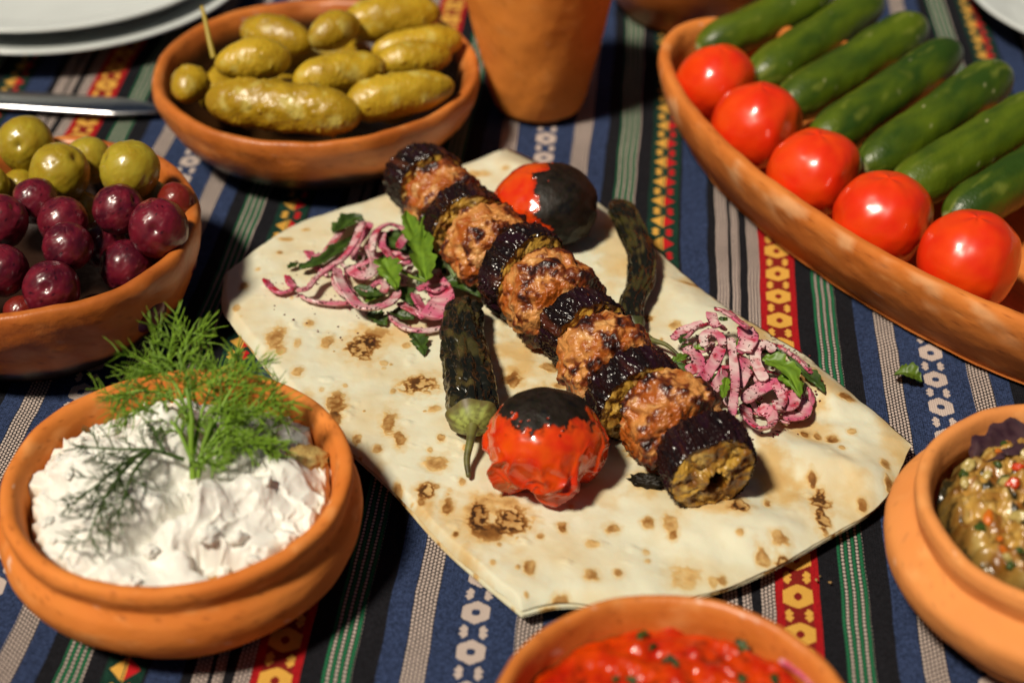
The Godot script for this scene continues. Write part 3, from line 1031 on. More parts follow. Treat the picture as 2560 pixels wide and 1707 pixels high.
# a cucumber or gherkin between the centres of its round ends
func capsule(p0: Vector3, p1: Vector3, R: float, k: float, bump: float, colour: Callable, sag: float, taper := 0.0) -> ArrayMesh:
	var mid := (p0 + p1) * 0.5
	var d := (p1 - p0).normalized()
	var hl := p0.distance_to(p1) * 0.5 + R * 1.05
	var B := frame(d)
	var sd := Vector3(k, k * 2.0, -k)
	var f := func(u, v):
		var t: float = PI * v
		# round ends, straight flanks
		var x := -cos(t)
		x = signf(x) * (1.0 - pow(1.0 - absf(x), 1.0))
		var e := hl * absf(x) - (hl - R * 1.9)
		var r := R
		if e > 0.0:
			r = R * pow(maxf(1.0 - pow(e / (R * 1.9), 2.0), 0.0), 0.5)
		r *= 1.0 + taper * x
		var an: float = TAU * u
		var q := Vector3(x * hl, sin(an) * r, cos(an) * r)
		var s := q + sd
		var n := Vector3(0, sin(an), cos(an))
		var wart := ss(0.35, 0.75, fi(s, 160.0))
		q += n * (fb(s, 32.0) * R * 0.06 + bump * (wart * 1.2 + fb(s, 85.0) * 0.9)) * minf(r / R + 0.1, 1.0)
		q += Vector3(0, sag * (1.0 - x * x), sag * 0.6 * sin(x * 2.0))
		return [B * q, colour.call(s, x, an)]
	return surf(64, 96, true, f)[0]

func vegetables():
	grilled_tomato("wrinkled red grilled tomato with a black charred top, nearest on the bread", Vector3(0.0145, bread_y(0.0145, 0.125) + 0.0222, 0.125), 0.0262, Vector3(0.02, 0.93, -0.30).normalized(), 0.66, 1.3, 1.0)
	grilled_tomato("far grilled tomato blackened on its right, orange on the left", Vector3(0.0180, bread_y(0.018, -0.080) + 0.0190, -0.080), 0.0282, Vector3(0.80, 0.30, 0.30).normalized(), 0.27, 4.7, 0.45, 0.74)
	var by := func(x, z, h): return Vector3(x, bread_y(x, z) + h, z)
	pepper("blackened pepper on the left of the kebab, green cap towards the viewer", [by.call(-0.0224, -0.004, 0.010), by.call(-0.0250, 0.018, 0.012), by.call(-0.0235, 0.045, 0.0125), by.call(-0.0195, 0.072, 0.0125), by.call(-0.0180, 0.0985, 0.012)], 0.0130, 1.0, [by.call(-0.0180, 0.0985, 0.013), by.call(-0.0190, 0.110, 0.011), by.call(-0.0205, 0.119, 0.007), by.call(-0.0195, 0.1275, 0.003)], -0.06)
	pepper("slim dark pepper on the right of the kebab with a long thin stem", [by.call(0.0565, -0.0975, 0.011), by.call(0.0635, -0.075, 0.011), by.call(0.0685, -0.047, 0.010), by.call(0.0668, -0.022, 0.009), by.call(0.0604, 0.002, 0.008), by.call(0.0622, 0.017, 0.0075)], 0.0092, 5.0, [by.call(0.0622, 0.016, 0.008), by.call(0.0690, 0.027, 0.007), by.call(0.0765, 0.033, 0.0075), by.call(0.0840, 0.042, 0.006)], 0.03, 1.2, 0.62)
	# platter: five raw tomatoes, seven cucumbers
	var toms := [[0.1231, 0.0435, -0.2035, 0.0245, "raw red tomato farthest along the oval platter"], [0.1408, 0.0440, -0.1498, 0.0266, "raw red tomato second from the platter's far end"], [0.1658, 0.0440, -0.0958, 0.0262, "middle one of the five raw red tomatoes on the platter"], [0.1949, 0.0445, -0.0484, 0.0268, "raw red tomato with a yellow speck, second from the right"], [0.2321, 0.0445, -0.0088, 0.0268, "rightmost raw red tomato on the platter, nearest the viewer"]]
	var k := 0
	for q in toms:
		var R: float = q[3]
		var sd := Vector3(k * 3.1, k, -k)
		var f := func(u, v):
			var d := ball(u, v)
			var p := d * R * (1.0 + fb(d + sd, 0.9) * 0.045 + 0.012 * sin(atan2(d.z, d.x) * 4.0 + k))
			p.y *= 0.93
			p -= d * R * 0.10 * exp(-pow((1.0 - d.z * 0.6 - d.x * 0.8) * 5.0, 2.0))
			return [p, lc(Color(0.74, 0.028, 0.004), Color(0.80, 0.062, 0.006), 0.5 + fb(d + sd, 1.2))]
		solo("tomato", q[4], "tomato", surf(72, 50, true, f)[0], M.tomato, Vector3(q[0], q[1], q[2]), "raw tomatoes on the oval platter")
		k += 1
	var cuc := [[0.1270, -0.2570, 0.1902, 0.0556, -0.2933, "farthest cucumber on the platter, cut by the top edge"], [0.1540, -0.2160, 0.2234, 0.0556, -0.2836, "bright green cucumber second from the platter's far end"], [0.1660, -0.1800, 0.2427, 0.0556, -0.2459, "yellow-streaked cucumber third from the platter's far end"], [0.1796, -0.1384, 0.2582, 0.0556, -0.2133, "dark cucumber fourth along, its tip behind the middle tomato"], [0.2023, -0.1111, 0.2796, 0.0556, -0.1822, "cucumber with a pale blossom tip, fifth from the far end"], [0.2164, -0.0826, 0.2954, 0.0556, -0.1443, "thick bright green cucumber behind the two nearest tomatoes"], [0.2396, -0.0577, 0.3149, 0.0556, -0.1140, "dark green cucumber nearest the viewer, cut by the right edge"]]
	k = 0
	for q in cuc:
		var p0 := Vector3(q[0], 0.045, q[1])
		var p1 := Vector3(q[2], q[3], q[4])
		var kk := k
		var col := func(s, x, an):
			var c := lc(Color(0.026, 0.056, 0.005), Color(0.085, 0.125, 0.006), 0.45 + fb(s * Vector3(0.35, 1, 1), 60.0) * 1.1 + [0.1, 0.35, 0.2, -0.15, 0.0, 0.3, -0.35][kk])
			c = lc(c, Color(0.19, 0.22, 0.03), ss(0.25, 0.6, sin(an * 9.0 + fb(s, 40.0) * 3.0) * 0.5 * absf(x) + fi(s, 45.0) * 0.6) * 0.5)
			c = lc(c, Color(0.36, 0.36, 0.16), ss(0.965, 1.0, -x))
			return lc(c, Color(0.45, 0.42, 0.22), ss(0.68, 0.78, fi(s, 240.0)) * 0.7)
		solo("cucumber", q[5], "cucumber", capsule(p0, p1, 0.0140 + 0.0005 * (k % 3), k * 1.9, 0.0002, col, -0.001, [0.05, -0.06, 0.04, -0.05, 0.08, -0.04, 0.03][k]), M.cucumber, (p0 + p1) * 0.5, "cucumbers on the oval platter")
		k += 1
	# gherkins
	var gh := [
		[Vector3(-0.0994, 0.0583, -0.1382), Vector3(-0.1598, 0.0583, -0.1510), 0.0143, "largest warty gherkin lying along the bowl's near rim"],
		[Vector3(-0.0461, 0.0555, -0.1730), Vector3(-0.0829, 0.0544, -0.1579), 0.0125, "pale gherkin at the right of the bowl, pointed tip outward"],
		[Vector3(-0.0846, 0.0620, -0.1856), Vector3(-0.1147, 0.0620, -0.1721), 0.0113, "smooth yellow gherkin in the middle of the bowl"],
		[Vector3(-0.0473, 0.0558, -0.2131), Vector3(-0.0696, 0.0558, -0.2052), 0.0109, "short gherkin resting under a longer one at the right"],
		[Vector3(-0.0407, 0.0545, -0.2366), Vector3(-0.0743, 0.0544, -0.2250), 0.0100, "slim gherkin behind the short one near the cup"],
		[Vector3(-0.0581, 0.0596, -0.2617), Vector3(-0.0909, 0.0595, -0.2512), 0.0140, "thick gherkin at the bowl's far right, cut by the top edge"],
		[Vector3(-0.1026, 0.0663, -0.2303), Vector3(-0.1106, 0.0657, -0.2222), 0.0118, "stubby gherkin at the back middle of the bowl"],
		[Vector3(-0.1410, 0.0700, -0.1819), Vector3(-0.1582, 0.0700, -0.1770), 0.0126, "shiny gherkin with a thin stalk, on top at the left"],
		[Vector3(-0.1328, 0.0580, -0.2310), Vector3(-0.1534, 0.0580, -0.2398), 0.0127, "dull gherkin behind the shiny stalked one"],
		[Vector3(-0.0960, 0.0330, -0.1960), Vector3(-0.1520, 0.0330, -0.2080), 0.0130, "shaded gherkin low in the middle of the bowl"],
		[Vector3(-0.0700, 0.0340, -0.1900), Vector3(-0.0560, 0.0340, -0.2300), 0.0125, "shaded gherkin low at the right of the bowl"],
		[Vector3(-0.1000, 0.0330, -0.2620), Vector3(-0.1500, 0.0330, -0.2560), 0.0125, "shaded gherkin low at the back of the bowl"],
		[Vector3(-0.1780, 0.0340, -0.2050), Vector3(-0.1700, 0.0340, -0.2380), 0.0120, "shaded gherkin low beneath the stalk"],
		[Vector3(-0.0950, 0.0330, -0.2250), Vector3(-0.0820, 0.0330, -0.2270), 0.0120, "shaded stubby gherkin low at the back right"],
		[Vector3(-0.1875, 0.0550, -0.1770), Vector3(-0.1872, 0.0548, -0.1810), 0.0122, "small round gherkin end at the bowl's left wall"],
	]
	k = 0
	for q in gh:
		var kk := k
		var col := func(s, x, an):
			var c := lc(Color(0.53, 0.345, 0.020), Color(0.36, 0.215, 0.010), 0.5 + fb(s, 45.0) * 1.1 + [0.45, -0.2, -0.3, 0.1, -0.1, 0.0, 0.3, -0.35, 0.5, 0.2, 0.3, 0.1, 0.2, 0.3, 0.0][kk])
			c = lc(c, Color(0.60, 0.52, 0.14), ss(0.2, 0.6, fi(s, 70.0)) * 0.5)
			return lc(c, Color(0.13, 0.10, 0.01), ss(0.55, 0.75, fi(s + Vector3(3, 0, 0), 190.0)) * 0.6)
		var mid: Vector3 = (q[0] + q[1]) * 0.5
		var o := solo("gherkin", q[3], "gherkin", capsule(q[0], q[1], q[2], k * 2.3 + 40.0, 0.0013 if k == 0 else 0.0007, col, 0.0008, [0.0, 0.12, 0.05, 0.1, -0.1, 0.0, 0.0, -0.12, 0.05, 0.0, 0.05, 0.0, 0.05, 0.0, 0.0][k]), M.pickle, mid, "gherkins in the shallow clay bowl")
		if k == 7:
			var st := Pile.new()
			st.tube([Vector3(-0.0225, 0.002, 0.000), Vector3(-0.0250, 0.010, -0.006), Vector3(-0.0285, 0.018, -0.018), Vector3(-0.0310, 0.022, -0.026)], 0.0017, 0.0011, 8, Color(0.38, 0.28, 0.03), Color(0.42, 0.30, 0.05))
			part(o, "stalk", st.mesh(), M.stem)
		k += 1
	# olives
	var olv := [
		["g", -0.2620, 0.0645, -0.0924, 0.0153, "green olive farthest to the left with two glints"], ["g", -0.2374, 0.0643, -0.0624, 0.0158, "large green olive front and centre of the green ones"], ["g", -0.1968, 0.0733, -0.0491, 0.0155, "large green olive at the right, highest of the green ones"],
		["g", -0.2286, 0.0567, -0.0882, 0.0130, "green olive half hidden between the two large front ones"], ["g", -0.2632, 0.0480, -0.0730, 0.0106, "small green olive low behind the purple ones at the left"], ["g", -0.2754, 0.0581, -0.0582, 0.0115, "orange tinted green olive at the left frame edge"], ["g", -0.2295, 0.0400, -0.0659, 0.0094, "sunken green olive peeping between purple olives in the middle"], ["g", -0.1900, 0.0504, -0.0577, 0.0104, "sunken green olive below the highest green one"],
		["p", -0.2443, 0.0630, -0.0358, 0.0121, "purple olive right beneath the large central green olive"], ["p", -0.2270, 0.0611, -0.0187, 0.0127, "dull purple olive behind the middle one of the heap"], ["p", -0.1987, 0.0662, -0.0220, 0.0131, "purple olive with an inward dimple under the highest green one"], ["p", -0.2194, 0.0620, 0.0063, 0.0124, "glossy purple olive at the middle of the heap"], ["p", -0.1762, 0.0651, -0.0061, 0.0150, "largest purple olive, glossy, by the right rim"], ["p", -0.1738, 0.0592, -0.0421, 0.0096, "small reddish brown olive tucked against the right rim"], ["p", -0.1944, 0.0439, -0.0040, 0.0135, "purple olive low at the right front of the heap"], ["p", -0.2227, 0.0549, 0.0331, 0.0140, "purple olive at the front with dark freckles"], ["p", -0.2568, 0.0642, -0.0137, 0.0138, "dark purple olive at the left edge, upper of two"], ["p", -0.2496, 0.0560, 0.0182, 0.0129, "dark purple olive at the left edge, lower of two"], ["p", -0.2399, 0.0419, 0.0332, 0.0080, "small bright crimson olive lowest at the front"],
		["p", -0.2680, 0.0460, 0.0040, 0.0125, "shaded purple olive wedged low between the two at the left edge"], ["p", -0.1850, 0.0330, 0.0170, 0.0125, "shaded purple olive at the bottom of the bowl by its near right wall"], ["p", -0.1750, 0.0360, -0.0240, 0.0125, "shaded purple olive under the largest one"], ["p", -0.2060, 0.0300, 0.0220, 0.0125, "shaded purple olive at the bottom under the freckled one"], ["p", -0.2120, 0.0400, -0.0300, 0.0125, "shaded purple olive under the dimpled one"], ["p", -0.2330, 0.0340, 0.0030, 0.0125, "shaded purple olive under the middle of the heap"]]
	k = 0
	for q in olv:
		var R: float = q[4]
		var sd := Vector3(k * 2.7, -k * 1.1, k)
		var stalk := Vector3(sin(k * 2.1), 0.5 + 0.4 * sin(k * 1.3), cos(k * 2.1) * 0.5 + 0.5).normalized()
		var green_: bool = q[0] == "g"
		var tint := 0.5 * sin(k * 1.9)
		var f := func(u, v):
			var d := ball(u, v)
			var p := d * R * (1.0 + fb(d + sd, 0.9) * 0.05)
			var dd := d.distance_to(stalk)
			p -= d * R * 0.14 * exp(-pow(dd / 0.16, 2.0))
			p -= d * R * 0.02 * ss(0.4, 0.8, rd(d + sd, 2.0))
			var c: Color
			if green_:
				c = lc(Color(0.40, 0.31, 0.025), Color(0.33, 0.22, 0.012), 0.5 + fb(d + sd, 1.1) + tint * 0.5)
				c = lc(c, Color(0.07, 0.05, 0.01), exp(-pow(dd / 0.09, 2.0)) * 0.8)
			else:
				c = lc(Color(0.175, 0.012, 0.024), Color(0.065, 0.005, 0.013), 0.5 + fb(d + sd, 1.2) + tint * 0.4)
				c = lc(c, Color(0.34, 0.09, 0.11), ss(0.35, 0.7, fi(d + sd, 7.0)) * 0.3)
				c = lc(c, Color(0.012, 0.003, 0.004), ss(0.50, 0.62, fi(d + sd + Vector3(5, 0, 0), 6.0)))
				if k == 13 or k == 18:
					c = lc(c, Color(0.22, 0.022, 0.008), 0.6)
			return [p, c]
		solo("olive", q[5], "olive", surf(56, 40, true, f)[0], M.olive, Vector3(q[1], q[2], q[3]), "green olives in the bowl" if green_ else "purple olives in the bowl")
		k += 1

# ------------------------------------------------------------------ what fills the bowls, and the onion salads
func heap(R: float, n: int, rows: int, f: Callable) -> ArrayMesh:
	# a mound over a disc: f(point on the disc, 0..1 from the middle) gives [rise, sideways shift, colour]
	var g := func(u, v):
		var a: float = TAU * u
		var r: float = R * pow(v, 0.75)
		var q := Vector3(cos(a) * r, 0, sin(a) * r)
		var h = f.call(q, r / R)
		return [q + Vector3(0, h[0], 0) + h[1], h[2]]
	return surf(n, rows, true, g, 1)[0]

func fill_bowls():
	var bump := func(q: Vector3, x: float, z: float, sx: float, sz: float, turn: float):
		var d := Vector2(q.x - x, q.z - z).rotated(turn)
		return exp(-pow(d.x / sx, 2.0) - pow(d.y / sz, 2.0))
	var cheese := func(q: Vector3, e: float):
		var s := q + Vector3(0.3, 0.1, 0.7)
		var w := Vector3(fb(s, 28.0), 0, fb(s + Vector3(5, 0, 0), 28.0)) * 0.006
		var y: float = 0.0415 + 0.0095 * (1.0 - e * e) + soft.get_noise_3dv(s * 50.0) * 0.0036
		y += 0.0230 * bump.call(q + w, -0.008, -0.0200, 0.0150, 0.0120, 0.3)
		y += 0.0080 * bump.call(q + w, -0.036, -0.006, 0.018, 0.020, 0.0)
		y += 0.0125 * bump.call(q + w, 0.022, 0.018, 0.026, 0.0085, 0.62)
		y += 0.0060 * bump.call(q + w, -0.020, 0.024, 0.020, 0.0100, 0.75)
		y += 0.0050 * bump.call(q + w, 0.043, -0.004, 0.014, 0.014, 0.0)
		y -= 0.0135 * bump.call(q + w, 0.002, 0.022, 0.034, 0.0042, 0.72)
		y -= 0.0095 * bump.call(q + w, 0.016, -0.002, 0.020, 0.0055, 0.45)
		# torn curd: smooth smears broken by crumbly ridges
		var torn := ss(-0.15, 0.45, fb(s + Vector3(0, 3, 0), 34.0))
		y += (pow(1.0 - absf(soft.get_noise_3dv((s + w) * 75.0)), 4.0) - 0.3) * 0.0030 * (0.3 + torn)
		y += fb(s, 130.0) * 0.0008 * (0.15 + torn * torn) + fi(s, 330.0) * 0.0005 * torn * torn
		var ragged: float = e + fb(s, 55.0) * 0.10 + fi(s, 170.0) * 0.05
		y -= ss(0.93, 1.03, ragged) * 0.0150
		var oil: float = bump.call(q, 0.027, 0.050, 0.024, 0.008, -0.45)
		y -= ss(0.35, 0.9, oil + fi(s, 110.0) * 0.25) * 0.012
		y = maxf(y, 0.018)
		return [y, Vector3(fb(s + Vector3(1, 1, 0), 90.0), 0, fb(s + Vector3(0, 1, 9), 90.0)) * 0.0030 * ss(1.0, 0.9, e), lc(Color(0.82, 0.80, 0.735), Color(0.72, 0.62, 0.42), ss(0.90, 1.0, ragged) * 0.7)]
	var dish := thing("white_cheese", "heap of torn soft white cheese filling the near left bowl", "cheese", Vector3(-0.1413, 0, 0.1662))
	part(dish, "curd", heap(0.0655, 300, 150, cheese), M.cheese)
	# loose crumbs of curd along the torn ridges and the rim
	for k in 26:
		var a := rng.randf() * TAU
		var r := 0.061 * (pow(rng.randf(), 0.35) if k % 3 else sqrt(rng.randf()))
		var q := Vector3(cos(a) * r, 0, sin(a) * r)
		var h = cheese.call(q, r / 0.0655)
		var size := rng.randf_range(0.0012, 0.0042) * (1.0 if k % 5 else 1.5)
		var cf := func(u, v):
			var d := ball(u, v)
			var e := d + Vector3.ONE * k * 1.7
			return [d * Vector3(1.25, 0.75, 1.0) * size * (1.0 + fb(e, 1.1) * 0.55 + fi(e, 3.5) * 0.16), Color(0.82, 0.80, 0.735)]
		var o := part(dish, "crumb", surf(18, 12, true, cf)[0], M.cheese)
		o.position = q + Vector3(0, h[0] + size * 0.15, 0) + h[1]
		o.rotation = Vector3(rng.randf(), rng.randf() * TAU, rng.randf())
	var oil := func(q: Vector3, e: float): return [0.0350 + fb(q, 40.0) * 0.0006, Vector3.ZERO, Color(0.42, 0.22, 0.015)]
	part(dish, "oil", heap(0.0632, 60, 12, oil), M.wet_red, "golden oil pooled along the near rim")
	var pk := func(u, v):
		var d := ball(u, v)
		var p := d * Vector3(0.0100, 0.0035, 0.0075) * (1.0 + fb(d, 1.6) * 0.35)
		return [p, lc(Color(0.52, 0.36, 0.12), Color(0.03, 0.02, 0.01), ss(0.86, 0.97, d.x + fb(d, 3.0) * 0.1))]
	var ch := solo("bread_scrap", "beige scrap with a dark edge stuck in the cheese by the right rim", "scrap", surf(40, 24, true, pk)[0], M.aubergine_flesh, Vector3(-0.0880, 0.0470, 0.1520))
	ch.rotation = Vector3(0.3, 0.4, -0.35)

	var relish := func(q: Vector3, e: float):
		var s := q + Vector3(0.9, 0.2, 0.4)
		var y := 0.0455 + fb(s, 60.0) * 0.0030 + (0.5 - ce(s, 95.0)) * 0.0030 + fi(s, 220.0) * 0.0007 - ss(0.9, 1.0, e) * 0.004
		var c := lc(Color(0.46, 0.013, 0.002), Color(0.62, 0.050, 0.003), 0.5 + fb(s, 75.0) * 1.3)
		c = lc(c, Color(0.14, 0.012, 0.003), ss(0.35, 0.65, fi(s + Vector3(2, 0, 0), 110.0)) * 0.7)
		return [y, Vector3.ZERO, c]
	var rel := thing("tomato_relish", "glossy red tomato relish with green herb flecks in the near bowl", "relish", Vector3(0.0577, 0, 0.3099))
	part(rel, "relish", heap(0.0582, 180, 80, relish), M.sauce)
	for k in 26:
		var a := rng.randf() * TAU
		var r := sqrt(rng.randf()) * 0.053
		var q := Vector3(cos(a) * r, 0, sin(a) * r)
		var y: float = relish.call(q, r / 0.0582)[0]
		var herb := leaf_mesh([Vector3(-0.003, 0, 0), Vector3(0, 0.0008, 0.0005), Vector3(0.003, 0, 0)], 0.0016 + rng.randf() * 0.001, k * 1.3, 0.4, Color(0.05, 0.085, 0.012), Color(0.02, 0.03, 0.006))
		var o := part(rel, "herb_fleck", herb, M.green)
		o.position = q + Vector3(0, y + 0.0006, 0)
		o.rotation = Vector3(rng.randf_range(-0.3, 0.3), rng.randf() * TAU, rng.randf_range(-0.3, 0.3))
		o.scale = Vector3.ONE * rng.randf_range(0.5, 1.1)
	onion_strip("onion_strip", "thin pale onion arc lying on the relish by the right rim", [Vector3(0.1000, 0.0485, 0.2710), Vector3(0.1080, 0.0487, 0.2790), Vector3(0.1130, 0.0485, 0.2890), Vector3(0.1150, 0.0480, 0.3000)], 0.0028, 0.0012, 0.2, 91.0, "")

	var mash := func(q: Vector3, e: float):
		var s := q + Vector3(0.1, 0.6, 0.2)
		var w := Vector3(fb(s, 60.0), 0, fb(s + Vector3(3, 0, 0), 60.0)) * 0.004
		var y := 0.0400 + 0.008 * (1.0 - e * e) + (0.45 - ce(s + w, 125.0)) * 0.0090 + fb(s, 120.0) * 0.0022 + fi(s, 300.0) * 0.0008 - ss(0.86, 1.0, e) * 0.010
		var c := lc(Color(0.50, 0.29, 0.060), Color(0.24, 0.09, 0.012), 0.5 + fb(s, 85.0) * 1.6)
		c = lc(c, Color(0.60, 0.46, 0.16), ss(0.1, 0.6, fi(s, 130.0)) * 0.6)
		c = lc(c, Color(0.025, 0.022, 0.010), ss(0.22, 0.42, fb(s + Vector3(0, 7, 0), 95.0)) + ss(0.8, 1.0, e) * 0.8)  # dark herb patches, plus crevice and rim shade put into the colour
		return [y, w * 0.4, c]
	var sal := thing("aubergine_salad", "chopped aubergine salad with pepper and herb bits in the right bowl", "salad", Vector3(0.235, 0, 0.1895))
	part(sal, "mash", heap(0.0580, 220, 100, mash), M.mash)
	for k in 120:
		var a := rng.randf() * TAU
		var r := sqrt(rng.randf()) * 0.050
		var q := Vector3(cos(a) * r, 0, sin(a) * r)
		var y: float = mash.call(q, r / 0.058)[0]
		var kind := k % 4
		var col: Color = [Color(0.62, 0.045, 0.006), Color(0.05, 0.085, 0.015), Color(0.66, 0.16, 0.010), Color(0.50, 0.38, 0.12)][kind]
		var ff := func(u, v):
			var d := ball(u, v)
			return [d * Vector3(0.0034, 0.0020, 0.0024) * (1.0 + fb(d + Vector3.ONE * k, 1.2) * 0.5), col * (0.9 + 0.3 * fb(d + Vector3.ONE * k, 2.0))]
		var o := part(sal, ["red_pepper_bit", "herb_bit", "carrot_bit", "aubergine_bit"][kind], surf(14, 10, true, ff)[0], M.mash)
		o.position = q + Vector3(0, y + 0.0003, 0)
		o.rotation = Vector3(rng.randf(), rng.randf() * TAU, rng.randf())
		o.scale = Vector3.ONE * rng.randf_range(0.6, 1.25)
	var purple := leaf_mesh([Vector3(-0.020, 0.001, 0.006), Vector3(-0.008, 0.0035, -0.001), Vector3(0.010, 0.004, -0.004), Vector3(0.030, 0.002, 0.000)], 0.0105, 3.0, 0.25, Color(0.085, 0.045, 0.050), Color(0.040, 0.018, 0.026))
	solo("basil_leaf", "dark purple leaf lying at the back of the right bowl", "leaf", purple, M.onion, Vector3(0.2180, 0.0475, 0.1500))

# an onion strip: a thin band swept along a curve, dusted with sumac
func onion_strip(called: String, label: String, pts: Array, width: float, thick: float, lean: float, k: float, group: String, pale := 0.0):
	var base: Vector3 = pts[0]
	var loc := pts.map(func(q): return q - base)
	var sd := Vector3(k, -k * 1.3, k * 0.4)
	var f := func(u, v):
		var an: float = TAU * u
		var c := along(loc, v)
		var d := along(loc, minf(v + 0.02, 1.0)) - along(loc, maxf(v - 0.02, 0.0))
		d = d.normalized()
		var s := d.cross(Vector3.UP).normalized()
		var n := s.cross(d)
		var l := lean + 0.5 * fb(Vector3(v * 1.3, k, 0), 1.0)
		var wd := s * cos(l) + n * sin(l)
		var td := n * cos(l) - s * sin(l)
		var end := sqrt(clampf(minf(v, 1.0 - v) / 0.05, 0.0, 1.0))
		end = 0.45 + 0.55 * end if v > 0.001 and v < 0.999 else 0.0
		var ww := width * 0.50 * (1.0 + 0.25 * fb(Vector3(v * 2.0, k, 3), 1.0)) * end
		var x := signf(cos(an)) * pow(absf(cos(an)), 0.6)
		var y := signf(sin(an)) * pow(absf(sin(an)), 0.6)
		var p := c + wd * x * ww + td * y * thick * 0.5 * maxf(end, 0.2) + td * (x * x * width * 0.10)
		p += td * fi(p + sd, 300.0) * 0.0003
		var q := p + sd
		var col := lc(Color(0.80, 0.64, 0.60), Color(0.66, 0.135, 0.24), 0.38 + fb(q, 75.0) * 1.1 + absf(x) * 0.25 - pale)
		col = lc(col, Color(0.50, 0.012, 0.05), ss(0.16, 0.46, fb(q + Vector3(3, 3, 0), 100.0)) * (0.75 - pale))
		return [p, col]
	var len_ := 0.0
	for i in range(1, loc.size()):
		len_ += loc[i].distance_to(loc[i - 1])
	var m: ArrayMesh = surf(18, clampi(int(len_ / 0.0005), 24, 160), true, f)[0]
	var o := solo(called, label, "onion", m, M.onion, base, group)
	if group == "":
		return
	# sumac clinging to the strip's upper side
	var dust := Pile.new()
	var arr := m.surface_get_arrays(0)
	var P: PackedVector3Array = arr[Mesh.ARRAY_VERTEX]
	var N: PackedVector3Array = arr[Mesh.ARRAY_NORMAL]
	var want := int(len_ * width * 2.1e5) + 5
	for tries in want * 8:
		var i := rng.randi() % P.size()
		if N[i].y < 0.1 or fb(P[i] + sd, 90.0) < -0.12:
			continue
		var s := rng.randf_range(0.00022, 0.00062)
		dust.lump(P[i], Vector3(s * rng.randf_range(0.8, 1.9), s * 0.55, s), Basis(Quaternion(Vector3.UP, N[i])) * Basis(Vector3.UP, rng.randf() * TAU), Color(0.07, 0.004, 0.008) if rng.randf() < 0.75 else Color(0.25, 0.012, 0.03))
		want -= 1
		if want <= 0:
			break
	if dust.p.size() > 0:
		part(o, "sumac_flakes", dust.mesh(), M.flake, "", "stuff")

# a leaf along a curve: lobed outline, a keel along the midrib
func leaf_mesh(pts: Array, width: float, k: float, lobes: float, c0: Color, c1: Color) -> ArrayMesh:
	var f := func(u, v):
		var x: float = u * 2.0 - 1.0
		var c := along(pts, v)
		var d := (along(pts, minf(v + 0.03, 1.0)) - along(pts, maxf(v - 0.03, 0.0))).normalized()
		var s := d.cross(Vector3.UP).normalized()
		var n := s.cross(d)
		var w := width * pow(maxf(sin(PI * pow(v, 0.75)), 0.0), 0.6) * (1.0 - lobes + lobes * absf(sin(v * PI * 3.0 + 0.5 + k)) + 0.10 * sin(v * 40.0))
		var p := c + s * x * w + n * (absf(x) * w * 0.45 + sin(x * 5.0 + v * 7.0 + k) * width * 0.12)
		var vein := exp(-pow(x / 0.08, 2.0)) + 0.4 * ss(0.75, 1.0, sin(absf(x) * 6.0 - v * 26.0))
		return [p, lc(lc(c0, c1, 0.5 + fb(p + Vector3.ONE * k, 150.0) * 1.2), c0 * 1.5, vein * 0.4)]
	return surf(12, 32, false, f, 1)[0]

